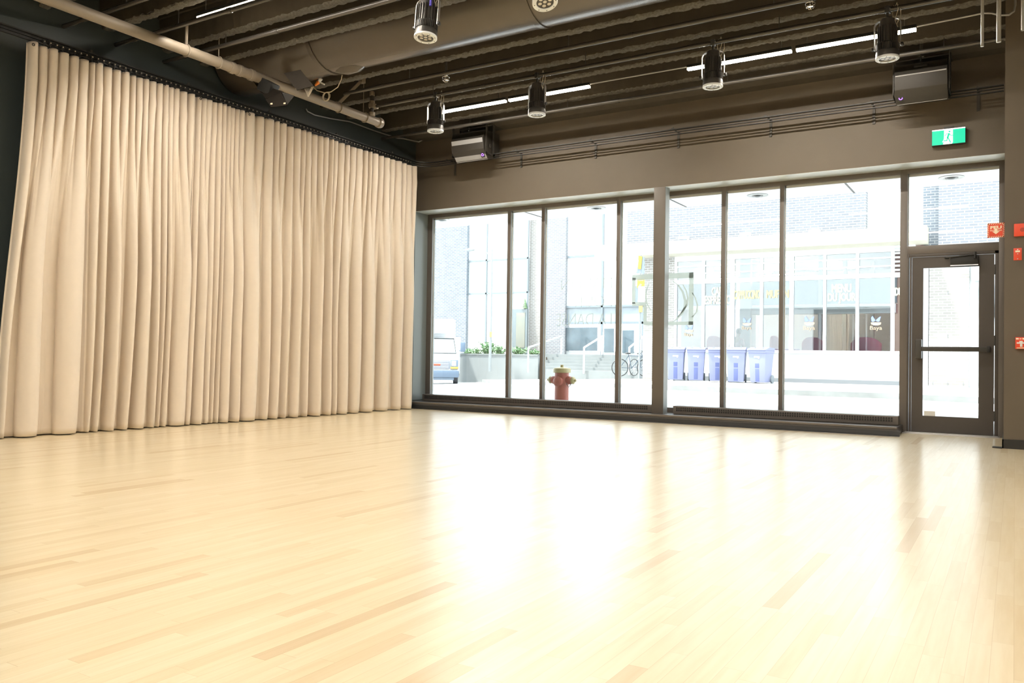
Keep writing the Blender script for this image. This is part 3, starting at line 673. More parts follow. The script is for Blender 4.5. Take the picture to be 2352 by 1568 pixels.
m_.box((ex0, 10.923, ez1-.001), (ex1, 10.93, ez1+.010))
m_.build('white_panel', EXITW, r, world=True, smooth=0)
m_ = MB()
def limb(pts, w):
    for (u0, v0), (u1, v1) in zip(pts[:-1], pts[1:]):
        a_, b_ = Vector(ex(u0, v0)), Vector(ex(u1, v1)); d_ = (b_-a_).normalized(); n_ = Vector((-d_.y, d_.x))*w/2; e_ = d_*w*.3
        m_.prism([tuple(a_-e_-n_), tuple(b_+e_-n_), tuple(b_+e_+n_), tuple(a_-e_+n_)], 1, 10.921, 10.924)
hc = ex(.53, .85); m_.prism([(hc[0]+.0105*cos(2*pi*k/18), hc[1]+.0105*sin(2*pi*k/18)) for k in range(18)], 1, 10.921, 10.924)
limb([(.515, .70), (.475, .45)], .020); limb([(.53, .70), (.44, .72), (.395, .58)], .008); limb([(.53, .70), (.575, .56), (.63, .56)], .008)
limb([(.47, .47), (.45, .24), (.35, .24)], .011); limb([(.48, .46), (.56, .10)], .012); limb([(.535, .02), (.555, .07)], .005)
m_.build('running_figure', GREEN, r, world=True, smooth=0)

# ------------------------------------------------------------------ fire devices on the corner wall
fy = 9.995
a, b = at(2268, 513, 1, 10.05), at(2303, 544.5, 1, 10.05)
r = thing('fire_extinguisher_sign', 'small striped red sign reading FEU with a down arrow, beside the corner wall', 'sign', (a.x, 10.05, b.z))
sx0, sx1, sz0, sz1 = a.x, -.10, b.z, at(2303, 511, 1, 10.05).z
MB().box((sx0, 10.05, sz0), (sx1, 10.054, sz1)).build('plate', REDW, r, world=True, smooth=0)
bw_ = .016
MB().box((sx0+bw_, 10.0475, sz0+bw_), (sx1-bw_, 10.0505, sz1-bw_)).build('red_field', RED, r, world=True, smooth=0)
m_ = MB(); n = 8
for i in range(n):
    t = (sz1-sz0)/n*i
    for xx in (sx0, sx1-bw_): m_.prism([(xx, sz0+t), (xx+bw_, sz0+t+.010), (xx+bw_, sz0+t+.020), (xx, sz0+t+.010)], 1, 10.0478, 10.0502)
    t = (sx1-sx0)/n*i
    for zz in (sz0, sz1-bw_): m_.prism([(sx0+t, zz), (sx0+t+.011, zz), (sx0+t+.020, zz+bw_), (sx0+t+.010, zz+bw_)], 1, 10.0478, 10.0502)
m_.build('hazard_stripe', RED, r, world=True, smooth=0)
cx = (sx0+sx1)/2; hh = sz1-sz0
text('FEU', 'lettering', REDW, (cx, 10.0472, sz1-.062), .044, FRONT, r, sx=1.45, ext=.0006, align='CENTER', off=.0018)
text('EXTINCTEUR', 'lettering', REDW, (cx, 10.0472, sz1-.085), .018, FRONT, r, sx=1.0, ext=.0006, align='CENTER', off=.0004)
z0 = sz0+.035
MB().prism([(cx-.013, z0+.058), (cx+.013, z0+.058), (cx+.013, z0+.03), (cx+.034, z0+.03), (cx, z0), (cx-.034, z0+.03), (cx-.013, z0+.03)], 1, 10.0465, 10.0476).build('arrow', REDW, r, world=True, smooth=0)
a, b = at(2329, 514, 1, 9.96), at(2329, 543, 1, 9.96)
r = thing('fire_alarm_horn', 'square red alarm sounder topmost on the corner wall at the right edge', 'fire alarm', (a.x+.07, 9.995, b.z))
MB().box((a.x, 9.955, b.z), (a.x+.155, 9.999, a.z)).build('housing', RED, r, world=True, bevel=.006)
MB().lathe([(.006, 0), (.022, .002), (.022, .006), (.006, .008)], (a.x+.075, 9.951, (a.z+b.z)/2), ax=1, n=20).cyl((a.x+.09, 9.951, b.z+.015), (a.x+.09, 9.957, b.z+.015), .004, n=8).build('sounder', mat('dark_red', (.42, .05, .03), .5), r, world=True)
a, b = at(2328, 570, 1, 9.99), at(2347, 597, 1, 9.99)
r = thing('fire_control_plate', 'small red wall plate with a cream switch below the alarm sounder', 'switch', ((a.x+b.x)/2, 9.995, b.z))
MB().box((a.x, 9.99, b.z), (b.x, 9.999, a.z)).build('plate', RED, r, world=True, bevel=.002)
w_, h_ = b.x-a.x, a.z-b.z
MB().box((a.x+w_*.22, 9.986, b.z+h_*.66), (a.x+w_*.78, 9.991, b.z+h_*.80)).build('switch', REDW, r, world=True, smooth=0)
m_ = MB()
for t in (.12, .53, .88): m_.cyl((a.x+w_*.5, 9.987, b.z+h_*t), (a.x+w_*.5, 9.991, b.z+h_*t), .005, n=8)
m_.build('screw', ALU, r, world=True)
a, b = at(2332, 774, 1, 9.95), at(2352, 801, 1, 9.95)
r = thing('fire_pull_station', 'red pull station with a white T handle beside the door', 'fire alarm', ((a.x+b.x)/2, 9.995, b.z))
w_, h_ = .105, a.z-b.z
MB().box((a.x, 9.95, b.z), (a.x+w_, 9.999, a.z)).build('housing', RED, r, world=True, bevel=.004)
MB().box((a.x+w_*.12, 9.94, b.z+h_*.44), (a.x+w_*.88, 9.952, b.z+h_*.56)).box((a.x+w_*.4, 9.938, b.z+h_*.18), (a.x+w_*.6, 9.952, b.z+h_*.5)).box((a.x+w_*.34, 9.944, b.z+h_*.54), (a.x+w_*.62, 9.952, b.z+h_*.68)).build('pull_handle', WHITE, r, world=True, bevel=.002)
MB().box((a.x+w_*.05, 9.946, b.z+h_*.80), (a.x+w_*.28, 9.952, b.z+h_*.92)).box((a.x+w_*.34, 9.946, b.z+h_*.82), (a.x+w_*.52, 9.952, b.z+h_*.88)).box((a.x+w_*.6, 9.946, b.z+h_*.80), (a.x+w_*.88, 9.952, b.z+h_*.92)).box((a.x+w_*.12, 9.946, b.z+h_*.05), (a.x+w_*.9, 9.952, b.z+h_*.11)).build('label_panel', REDW, r, world=True, smooth=0)
# ------------------------------------------------------------------ curtain track with carriers
XT, ZTK, YT = -8.35, 3.985, 10.75
r = thing('curtain_track', 'black curtain track along the left wall, rounding the corner and crossing above the windows', 'curtain track', (XT, 8, ZTK))
R_ = .28
arc = [(XT+R_-R_*cos(t), YT-R_+R_*sin(t)) for t in [pi/2*k/10 for k in range(11)]]
path = [(XT, 1.5)] + arc + [(-.12, YT)]
def sweep(path, poly):
    "poly = (offset outward, z) section swept along a level path"
    m2 = MB(); n = len(path); V = []
    for i, p in enumerate(path):
        a, b = Vector(path[max(0, i-1)]), Vector(path[min(n-1, i+1)]); d_ = (b-a).normalized(); o_ = Vector((-d_.y, d_.x))
        for u, z in poly: V.append((p[0]+o_.x*u, p[1]+o_.y*u, z))
    k = len(poly); Fs = [(i*k+j, i*k+(j+1) % k, (i+1)*k+(j+1) % k, (i+1)*k+j) for i in range(n-1) for j in range(k)]
    Fs += [tuple(range(k)), tuple((n-1)*k+j for j in range(k-1, -1, -1))]
    return m2.add(V, Fs)
for nm, z0, z1, w in (('top_rail', .026, .038, .022), ('middle_rail', -.006, .002, .012), ('bottom_rail', -.040, -.030, .016)):
    sweep(path, [(-w, ZTK+z0), (w, ZTK+z0), (w, ZTK+z1), (-w, ZTK+z1)]).build(nm, BLACK, r, world=True, smooth=0)
sweep([(XT, 1.5)]+[(XT, 10.3)], [(.006, ZTK-.035), (.022, ZTK-.035), (.022, ZTK+.03), (.006, ZTK+.03)]).build('back_channel', BLACK, r, world=True, smooth=0)
CARR = mat('white_nylon_carrier', (.6, .52, .42), .4)
c0 = None; n = 94
for i in range(n):
    y = 4.55+(10.42-4.55)*i/(n-1)
    if c0 is None:
        c0 = MB().box((-.004, -.013, -.018), (.004, .013, .012)).box((-.003, -.004, -.05), (.003, .004, -.018)).build('carrier', BLACK, r)
        bd = MB().sphere((.009, 0, .0), .0065, 8, 6).build('carrier_wheel', CARR, c0); c = c0
    else:
        c = c0.copy(); COL.objects.link(c); c.parent = r; bb = bd.copy(); COL.objects.link(bb); bb.parent = c
    c.location = (XT-XT+.020, y-8, ZTK-ZTK-.008)
for j, (px, yt, yb) in enumerate(((1368, 334, 361), (1558, 308, 336), (1770, 283, 315), (2007, 250, 285), (2247, 205, 252), (1045, 372, 398), (1197, 350, 376))):
    p = at(px, (yt+yb)/2, 1, 10.985)
    MB().box((p.x-.016, 10.985, 3.82), (p.x+.016, 10.999, 4.04)).box((p.x-.010, YT, ZTK+.045), (p.x+.010, 10.99, ZTK+.055)).box((p.x-.010, YT-.01, ZTK+.036), (p.x+.010, YT+.01, ZTK+.055)).cyl((p.x, 10.98, 3.83), (p.x, 10.986, 3.83), .006, n=8).build('wall_bracket', DARK, r, world=True, smooth=0)
m_ = MB()
for px in (1186, 1357, 1546, 1757, 2000):
    p = at(px, 300, 1, YT); m_.cyl((p.x, YT, ZTK+.035), (p.x, YT, ZTK+.065), .012, n=8).box((p.x-.03, YT-.02, ZTK+.034), (p.x+.03, YT+.02, ZTK+.044))
for px in (208, 432, 620, 775, 904):
    p = at(px, 200, 0, XT); m_.cyl((XT, p.y, ZTK+.035), (XT, p.y, ZTK+.07), .012, n=8).box((XT-.02, p.y-.03, ZTK+.034), (XT+.02, p.y+.03, ZTK+.044)).box((XL, p.y-.012, ZTK+.05), (XT, p.y+.012, ZTK+.058))
m_.build('track_clamp', DARK, r, world=True, smooth=0)

# ------------------------------------------------------------------ curtains
def fold(u, lam, a, cw, thm=2.05, share=.74):
    "one pleat: a round tube standing proud of a flat recess; returns depth and offset from the pleat's centre"
    R = .5*cw*lam; t = (u-.5)/(share/2)
    if abs(t) <= 1:
        th = t*thm; return -a+2*a*(cos(th)-cos(thm))/(1-cos(thm)), R*sin(th)
    sg = 1 if t > 0 else -1; q = (abs(u-.5)-share/2)/(.5-share/2); e = R*sin(thm)
    return -a-.12*a*q, sg*(e+(lam/2-e)*q)
def curtain(name, ya, yb, label, seed, np_=20, grp=(1, 3), flare=0, ya_b=None, yb_b=None):
    rnd = random.Random(seed)
    B = [ya]
    for _ in range(np_): B.append(B[-1]+rnd.uniform(.7, 1.35))
    sc_ = (yb-ya)/(B[-1]-ya); B = [ya+(q-ya)*sc_ for q in B]; npl = len(B)-1
    # bottom folds gather whole groups of heading pleats
    gB = [0]
    while gB[-1] < npl: gB.append(min(npl, gB[-1]+rnd.choice((1, 1, 1, 2, 2, 2, grp[1]) if grp[1] > 2 else (1, 1, 1, 2))))
    ab, bb = (ya if ya_b is None else ya_b), (yb if yb_b is None else yb_b)
    wdt = [(B[gB[i+1]]-B[gB[i]])*rnd.uniform(.75, 1.3) for i in range(len(gB)-1)]; tot = sum(wdt); c = [ab]
    for w in wdt: c.append(c[-1]+w*(bb-ab)/tot)
    ampT = [rnd.uniform(.030, .044) for _ in range(npl)]; ampB = [rnd.uniform(.070, .100) for _ in range(len(gB))]
    kz = [rnd.uniform(.22, .45) for _ in range(npl)]; kk = [rnd.uniform(-.5, .9) for _ in range(npl)]; dr_ = [rnd.uniform(-.022, .022) for _ in range(npl+1)]; dr_[0] = dr_[-1] = 0
    zs = rnd.random()*6; duty = [rnd.uniform(.62, .86) for _ in range(npl)]; dutb = [rnd.uniform(.34, .70) for _ in range(len(gB))]
    zt, zb = ZTK-.053, .012; NZ = 72; K = 26
    V = []; cols = npl*K+1
    tops = [rnd.uniform(-.012, .008) for _ in range(npl)]
    for iz in range(NZ+1):
        t = (iz/NZ)**1.15; 
        for ic in range(cols):
            pl = min(npl-1, ic//K); f = (ic-pl*K)/K; g = next(j for j in range(len(gB)-1) if gB[j+1] > pl)
            ztop = zt + tops[pl]*sin(pi*f); z = ztop + (zb-ztop)*t
            hh_ = ztop - z
            yT = B[pl]+f*(B[pl+1]-B[pl]); lamT = B[pl+1]-B[pl]
            s_ = (pl-gB[g]+f)/(gB[g+1]-gB[g]); yB_ = c[g]+s_*(c[g+1]-c[g]); lamB = c[g+1]-c[g]
            # blend from heading pleats to broad folds
            multi = gB[g+1]-gB[g] > 1
            e0, e1 = (.25, 2.3) if multi else (.1, 3.4)
            w = min(1, max(0, (hh_-e0)/(e1-e0))); w = w*w*(3-2*w)
            xT, oT = fold(f, lamT, ampT[pl], duty[pl]); xB, oB = fold(s_, lamB, ampB[g]*min(1, lamB/.15), dutb[g])
            yT0, yB0 = (B[pl]+B[pl+1])/2, (c[g]+c[g+1])/2; phB = 2*pi*s_
            # pinch below the heading
            pk = math.exp(-((hh_-kz[pl])/.07)**2)*.014*kk[pl]*sin(pi*f)
            dr1 = (dr_[pl]*(1-f)+dr_[pl+1]*f)*sin(min(1, hh_/3.8)*pi)*1.0
            x = XT + (1-w)*xT + w*xB + pk + .012*sin(hh_*1.7+yT*3+zs)*w
            y = (1-w)*(yT0+oT) + w*(yB0+oB) + dr1
            u = min(1, max(0, (yT-y1_)/5.9))
            # hem kick
            hem = math.exp(-(z-.0)/.10); x += .018*hem*sin(phB+.6)
            x -= flare*(1-u)**1.5*(hh_/3.8)**1.5
            V.append((x, y, z))
    Fs = [(iz*cols+i, iz*cols+i+1, (iz+1)*cols+i+1, (iz+1)*cols+i) for iz in range(NZ) for i in range(cols-1)]
    r = thing(name, label, 'curtain', (XT, (ya+yb)/2, zb), group='cream curtain panels on the left wall')
    o = MB().add(V, Fs).build('fabric', CURT, r, world=True, smooth=180, recalc=False)
    md = o.modifiers.new('thickness', 'SOLIDIFY'); md.thickness = .003; md.offset = 0
    # grommet at the leading edge and the top hooks
    m_ = MB().tube([(XT+.045, ya+.02+.012*cos(t), ZTK-.085+.012*sin(t)) for t in [2*pi*k/12 for k in range(13)]], .004, 6, False)
    m_.build('grommet', BLACK, r, world=True)
    return r
y1_, y2_, y3_ = at(66, 118, 0, XT).y, at(450, 232, 0, XT).y, at(563, 262, 0, XT).y
y4_ = at(957, 382, 0, XT).y
print('curtain ys', y1_, y2_, y3_, y4_)
yb1 = at(8, 1005, 2, .0)
curtain('stage_curtain', y1_, y2_-.01, 'leftmost cream curtain panel, its outer edge flaring out at the floor', 5, flare=.16, ya_b=y1_-.13, yb_b=y2_+.05, np_=21)
curtain('stage_curtain', y2_+.012, y3_-.005, 'narrow tightly pleated cream curtain panel between the two wide ones', 11, flare=.14, grp=(1, 3), np_=10, ya_b=y2_+.0, yb_b=y3_+.06)
curtain('stage_curtain', y3_+.012, y4_, 'wide cream curtain panel ending next to the windows', 23, flare=.12, ya_b=y3_+.0, yb_b=y4_-.02, np_=28)
# ------------------------------------------------------------------ outside: ground
GZ = .03
ASPH = mat('pale_asphalt', (.50, .50, .50), .9, noise=.1, nscale=3, bump=.2, bscale=90)
CONC = mat('pale_concrete', (.42, .42, .41), .9, noise=.08, nscale=2, bump=.15, bscale=60)
def gz(x): return GZ - max(0, min(.9, .034*(-9-x)))
def on_ground(px, py, h=0):
    z = GZ
    for _ in range(12): p = at(px, py, 2, z+h); z = gz(p.x)
    return p
def sheet(name, rows, m_, th=.2):
    "rows: list of (x, y0, y1); top follows the ground"
    V = []; n = len(rows)
    for x, ya_, yb_, dz_ in rows: V += [(x, ya_, gz(x)+dz_), (x, yb_, gz(x)+dz_), (x, yb_, gz(x)+dz_-th), (x, ya_, gz(x)+dz_-th)]
    Fs = [(i*4+j, i*4+(j+1) % 4, (i+1)*4+(j+1) % 4, (i+1)*4+j) for i in range(n-1) for j in range(4)] + [(0, 1, 2, 3), (n*4-1, n*4-2, n*4-3, n*4-4)]
    return MB().add(V, Fs).build(name, m_, None, smooth=0)
XS = [-60, -36, -30, -25, -20, -16, -12, -9, 0, 10, 30]
sheet('road', [(x, YG+.17, 60, -.03) for x in XS], ASPH)['kind'] = 'structure'
kpts = [tuple(on_ground(px, py)[:2]) for px, py in ((2290, 925), (2050, 913), (1790, 904), (1540, 893), (1300, 885), (1120, 878), (1048, 866))]
kpts.append((kpts[-1][0]-5.5, kpts[-1][1]+5.5)); kpts.append((kpts[-1][0]-14, kpts[-1][1]+8)); kpts.insert(0, (12, 19.6))
print('kerb', [(round(a, 1), round(b, 1)) for a, b in kpts])
KST = mat('worn_kerb_stone', (.21, .22, .215), .95, noise=.45, nscale=2.2)
tag(sheet('street_kerb', [(x, y, y+.22, .10) for x, y in kpts], KST, .3), 'mottled grey kerb along the far side of the street', 'kerb', kind='structure')
tag(sheet('far_sidewalk', [(x, y+.2, 52, .09) for x, y in kpts], CONC), 'pale concrete sidewalk across the street', 'sidewalk', kind='structure')
tag(sheet('near_sidewalk', [(x, YG+.18, 13.4, .0) for x in (-30, -20, -16, -12, -9, 6)], CONC), 'pale sidewalk under the soffit outside the windows', 'sidewalk', kind='structure')
GS_ = GZ+.09

# soffit downlights outside
DLM = mat('pale_downlight_trim', (.25, .26, .25), .3, .3)
for i, (px, py, lab) in enumerate(((1015, 505, 'round recessed downlight in the white soffit beyond the leftmost pane'), (1370, 478, 'round recessed downlight in the soffit beyond the pane with mirrored lettering'),
                      (1740, 449, 'round recessed downlight in the soffit right of the column'), (2185, 408, 'round recessed downlight in the soffit above the door transom'))):
    p = at(px, py, 2, 3.455)
    r = thing('soffit_downlight', lab, 'downlight', (p.x, p.y, 3.46), group='soffit downlights outside')
    MB().lathe([(.16, 0), (.165, -.006), (.10, -.012), (.085, .0)], n=28).build('trim_ring', DLM, r)
    MB().sphere((0, 0, -.005), .07, 18, 8, (1, 1, .45)).build('lamp', mat('dark_lamp_well', (.16, .17, .17), .3), r)

# ------------------------------------------------------------------ cafe building across the street
YF = 28.0
BR = brick_mat('blue_grey_brick', (.15, .158, .178), (.175, .184, .203), (.34, .35, .355))
BR2 = brick_mat('pale_buff_brick', (.24, .225, .21), (.275, .26, .24), (.42, .42, .42))
BR3 = brick_mat('slate_brick', (.12, .14, .165), (.16, .18, .21), (.29, .31, .325))
CREAM = mat('cream_canopy_metal', (.44, .42, .35), .6, noise=.02)
WF = mat('white_window_frame', (.80, .82, .84), .5)
WPAN = mat('pale_white_panel', (.44, .46, .46), .6, noise=.02)
r = thing('cafe_building', 'brick cafe building with a white gridded shop front across the street', 'building', (-6, YF, 0))
def wbox(m_, px0, py0, px1, py1, y, th, zfix0=None, zfix1=None):
    a, b = at(px0, py0, 1, y), at(px1, py1, 1, y)
    z0 = b.z if zfix0 is None else zfix0; z1 = a.z if zfix1 is None else zfix1
    return m_.box((a.x, y, z0), (b.x, y+th, z1))
cz0 = at(1800, 566, 1, YF).z; cz1 = at(1800, 546, 1, YF).z      # canopy band
xL, xR = at(1442, 520, 1, YF).x, at(1990, 480, 1, YF).x
MB().box((xL, YF-.05, cz1), (xR, YF+.3, 9.5)).build('upper_brick_wall', BR, r, world=True, smooth=0)
MB().box((xR, YF+.6, cz1-.3), (xR+6, YF+.9, 9.5)).build('upper_white_wall', WHITE, r, world=True, smooth=0)
zb1 = at(1800, 578, 1, YF).z
MB().prism([(YF-.7, zb1+.05), (YF-.7, cz1-.1), (YF-.62, cz1+.04), (YF+.2, cz1+.06), (YF+.2, zb1)], 0, xL-1.0, at(2132, 560, 1, YF).x).build('canopy', CREAM, r, world=True, smooth=0)
zg1 = at(1800, 588, 1, YF).z; zt_ = at(1800, 640, 1, YF).z; zsill = at(1850, 808, 1, YF).z
m_ = MB(); xa, xb = at(1479, 700, 1, YF).x, at(1549, 700, 1, YF).x
MB().box((xa, YF-.05, 0), (xb, YF+.35, zb1+.02)).build('left_brick_pier', BR2, r, world=True, smooth=0)
xw0, xw1 = xb, at(2069, 700, 1, YF).x
m_ = MB().box((xw0, YF, 0.25), (xw1+.4, YF+.15, zsill))
m_.build('spandrel_panel', WPAN, r, world=True, smooth=0)
MB().box((xw0, YF-.01, 0), (xw1+.4, YF+.15, .25)).build('base_plinth', mat('grey_plinth', (.16, .17, .18), .8), r, world=True, smooth=0)
# frame grid: posts at photo columns
posts = [1551, 1615, 1682, 1749, 1818, 1894, 1969, 2050]
wp = [6, 6, 9, 6, 9, 6, 7, 8]
m_ = MB()
for px, w in zip(posts, wp):
    a, b = at(px-w/2, 700, 1, YF).x, at(px+w/2, 700, 1, YF).x
    m_.box((a, YF-.03, zsill), (b, YF+.12, zb1))
m_.box((xw0, YF-.022, zg1-.02), (xw1+.4, YF+.11, zb1+.01)).box((xw0, YF-.038, zsill-.05), (xw1+.4, YF+.13, zsill+.05)).box((xw0, YF-.022, zt_-.07), (xw1+.4, YF+.11, zt_+.07))
for py in (602, 620): 
    zz = at(1800, py, 1, YF).z; m_.box((xw0, YF, zz-.022), (xw1+.4, YF+.08, zz+.022))
for px in (1855, 1930, 1715, 1648, 1584): 
    x = at(px, 620, 1, YF).x
m_.build('window_frame', WF, r, world=True, smooth=0)
for a_, b_ in zip(posts[:-1], posts[1:]):
    x0_, x1_ = at(a_, 700, 1, YF).x, at(b_, 700, 1, YF).x
    MB().box((x0_, YF+.05, zsill), (x1_, YF+.06, zg1)).build('shop_pane', CGLASS, r, world=True, smooth=0)
# louvre strip at the right
m_ = MB(); x0_, x1_ = at(2055, 600, 1, YF).x, at(2068, 600, 1, YF).x
for k in range(9): zz = zt_+.12+k*.13; m_.box((x0_, YF-.05, zz), (x1_, YF+.0, zz+.06))
m_.build('louvre', WPAN, r, world=True, smooth=0)
# interior shell
IW = mat('cafe_inner_wall', (.42, .40, .44), .8, noise=.1, nscale=2); IW2 = mat('cafe_maroon_wall', (.34, .14, .17), .8)
MB().box((xw0, YF+7, 0), (xw1+.6, YF+7.2, zb1+.1)).box((xw0-.2, YF+.2, 0), (xw0, YF+7.2, zb1+.1)).build('inner_wall', IW, r, world=True, smooth=0)
MB().box((xw1+.4, YF+.2, 0), (xw1+.6, YF+7.2, zb1+.1)).build('inner_side_wall', IW2, r, world=True, smooth=0)
MB().box((xw0, YF+.2, zb1), (xw1+.6, YF+7.2, zb1+.2)).build('inner_ceiling', mat('cafe_ceiling', (.42, .40, .44), .8), r, world=True, smooth=0)
MB().box((xw0, YF+.2, GZ), (xw1+.6, YF+7.2, GZ+.1)).build('inner_floor', mat('cafe_floor', (.25, .23, .22), .7), r, world=True, smooth=0)
m_ = MB()
for px in (1566, 1630, 1640, 1655, 1692): 
    a = at(px, 620, 1, YF+6.5); m_.box((a.x, YF+6.7, .9), (a.x+.5, YF+6.95, 3.6))
m_.build('rear_window', mat('rear_window_light', (.8, .85, .88), .5, emit=(.85, .93, 1), estr=1.6), r, world=True, smooth=0)
m_ = MB()
for px, py, qx, qy, yy in ((1700, 588, 1722, 850, 1.2), (1722, 600, 1735, 850, 2.5), (1880, 590, 1886, 850, 1.5), (1936, 590, 1943, 850, 3), (2000, 590, 2006, 850, 4)):
    a, b = at(px, py, 1, YF+yy), at(qx, qy, 1, YF+yy); m_.box((a.x, YF+yy, GZ), (b.x, YF+yy+.2, zb1))
m_.build('inner_column', mat('cafe_white_column', (.75, .77, .78), .6), r, world=True, smooth=0)
for k, (px, py, yy) in enumerate(((1808, 629, 2.5), (1640, 640, 3.5), (1915, 606, 4.5), (1730, 615, 5))):
    p = at(px, py, 1, YF+yy)
    l_ = thing('cafe_strip_lamp', ('lit strip lamp inside the cafe, left of the menu lettering', 'lit strip lamp inside the cafe near the brick pier', 'lit strip lamp inside the cafe above the menu lettering', 'lit strip lamp deep inside the cafe behind the pale column')[k], 'lamp', (p.x, YF+yy, min(p.z, zb1-.15)), group='strip lamps inside the cafe')
    MB().box((-.75, -.05, 0), (.75, .05, .05)).build('housing', WF, l_, smooth=0)
    MB().box((-.72, -.04, -.03), (.72, .04, 0)).build('diffuser', mat('cafe_lamp_glow', (1, .95, .8), .4, emit=(1, .88, .65), estr=120), l_, smooth=0)
    MB().cyl((0, 0, .05), (0, 0, zb1-min(p.z, zb1-.15)), .012, n=6).build('stem', WF, l_)
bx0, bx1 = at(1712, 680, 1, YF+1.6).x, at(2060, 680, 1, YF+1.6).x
MB().box((bx0, YF+1.6, at(1900, 698, 1, YF+1.6).z), (bx1, YF+1.75, at(1900, 640, 1, YF+1.6).z)).build('reflection_panel', mat('pale_blue_reflection', (.36, .45, .49), .5), r, world=True, smooth=0)  # added panel imitating the pale reflection in the shop glass
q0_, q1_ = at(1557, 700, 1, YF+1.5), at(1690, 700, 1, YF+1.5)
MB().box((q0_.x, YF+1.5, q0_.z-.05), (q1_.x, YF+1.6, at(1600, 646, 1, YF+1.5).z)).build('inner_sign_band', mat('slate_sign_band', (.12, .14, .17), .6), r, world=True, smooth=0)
MB().box((bx0-.1, YF+1.4, at(1900, 720, 1, YF+1.4).z), (bx1, YF+1.8, at(1900, 700, 1, YF+1.4).z)).build('reflection_band', mat('white_soffit_reflection', (.85, .86, .86), .5), r, world=True, smooth=0)  # added strip imitating the white soffit mirrored in the shop glass
# lettering on the cafe glass
YELL = mat('yellow_vinyl', (.58, .50, .22), .6); IVO = mat('ivory_vinyl', (.66, .60, .40), .6)
def cafe_text(body, pxl, pxr, pyt, pyb, m_):
    a, b = at(pxl, pyt, 1, YF+.03), at(pxr, pyb, 1, YF+.03)
    t = text(body, 'cafe_lettering', m_, (a.x, YF+.03, b.z), (a.z-b.z)/.72, FRONT, r, off=0, ext=.004)
    xs = [v.co.x for v in t.data.vertices]; k_ = (b.x-a.x)/(max(xs)-min(xs)); o_ = min(xs)
    for v in t.data.vertices: v.co.x = (a.x-r.location.x) + (v.co.x-o_)*k_
    bm = bmesh.new()
    for dx, dz_, dy_ in ((-.011, 0, 0), (.011, 0, .0015), (0, .009, .003), (0, -.009, .0045)):     # bold strokes
        c_ = t.data.copy(); c_.transform(Matrix.Translation((dx, dy_, dz_))); bm.from_mesh(c_); bpy.data.meshes.remove(c_)
    bm.to_mesh(t.data); bm.free()
cafe_text('CAFÉ', 1635, 1664, 659, 677, IVO); cafe_text('ESPRESSO', 1619, 1679, 679, 697, IVO); cafe_text('CAPPUCCINO', 1686, 1746, 667, 685, YELL); cafe_text('MUFFIN', 1761, 1811, 666, 683, YELL)
cafe_text('MENU', 1911, 1955, 652, 670, IVO); cafe_text('DU JOUR', 1902, 1965, 673, 690, IVO); cafe_text('DU', 2056, 2072, 660, 678, IVO)
# butterfly emblem of the cafe on three panes
BFB = mat('blue_vinyl', (.22, .27, .5), .6); PEA = mat('peach_vinyl', (.5, .37, .26), .6)
for px, py, s_ in ((1858, 738, 1.0), (2011, 738, 1.0), (1715, 740, .85), (1582, 756, .8)):
    def q(u, v): p = at(px+u*s_, py+v*s_, 1, YF+.03); return (p.x, p.z)
    m_ = MB()
    for k in (-1, 1):
        m_.prism([q(0, -2), q(k*7, -13 if k < 0 else -9), q(k*10.5 if k < 0 else 12.5, -8 if k < 0 else -12), q(k*9, 0), q(k*5, 1)], 1, YF+.025, YF+.03)
    m_.build('butterfly_emblem', BFB, r, world=True, smooth=0)
    m_ = MB(); m_.prism([q(-11, 2), q(13, 2), q(12, 7), q(6, 9), q(-10, 7)], 1, YF+.025, YF+.03); m_.build('emblem_ribbon', PEA, r, world=True, smooth=0)
    a, b = at(px-14*s_, py+10*s_, 1, YF+.03), at(px+12*s_, py+19*s_, 1, YF+.03)
    for body, x0_, z0_, z1_, mt in (('Baya', a.x, b.z, a.z, PEA), ('café', at(px-6*s_, py, 1, YF).x, at(px, py+9*s_, 1, YF).z, at(px, py+5*s_, 1, YF).z, WHITE)):
        t = text(body, 'emblem_lettering', mt, (x0_, YF+.02, z0_), (z1_-z0_)/.72, FRONT, r, off=0, ext=.003, sx=1.15)
# booths, counter, stools
BOO = mat('rose_booth_vinyl', (.80, .28, .38), .6)
def booth(px0, py0, px1, py1, yy, lab):
    a, b = at(px0, py0, 1, YF+yy), at(px1, py1, 1, YF+yy); w = b.x-a.x; zt2 = a.z; g = GZ+.10
    r2 = thing('booth_seat', lab, 'seat', ((a.x+b.x)/2, YF+yy, g), group='rose booth seats in the cafe')
    n = 10; V = []
    for k in range(n+1):
        t = k/n; x = -w/2+w*t; y = .25*(2*t-1)**2; z = (zt2-g)*(1-.13*abs(2*t-1)**3)
        V += [(x, y, .0), (x, y, z), (x, y+.16, z), (x, y+.16, 0)]
    MB().add(V, [(i*4+j, i*4+(j+1) % 4, (i+1)*4+(j+1) % 4, (i+1)*4+j) for i in range(n) for j in range(4)]+[(0, 1, 2, 3), (n*4+3, n*4+2, n*4+1, n*4)]).build('backrest', BOO, r2, smooth=50)
    MB().box((-w/2+.05, .25, 0), (w/2-.05, .75, .45)).build('seat', BOO, r2, bevel=.03)
booth(1618, 771, 1656, 806, .7, 'rose booth back seen through the cafe pane right of the lettered one')
booth(1764, 771, 1787, 806, .7, 'rose booth back beside the green plant reflection in the cafe')
booth(1838, 774, 1889, 806, .7, 'rose booth back under the left butterfly emblem in the cafe')
booth(1951, 774, 2021, 808, .7, 'widest rose booth back, under the right butterfly emblem in the cafe')
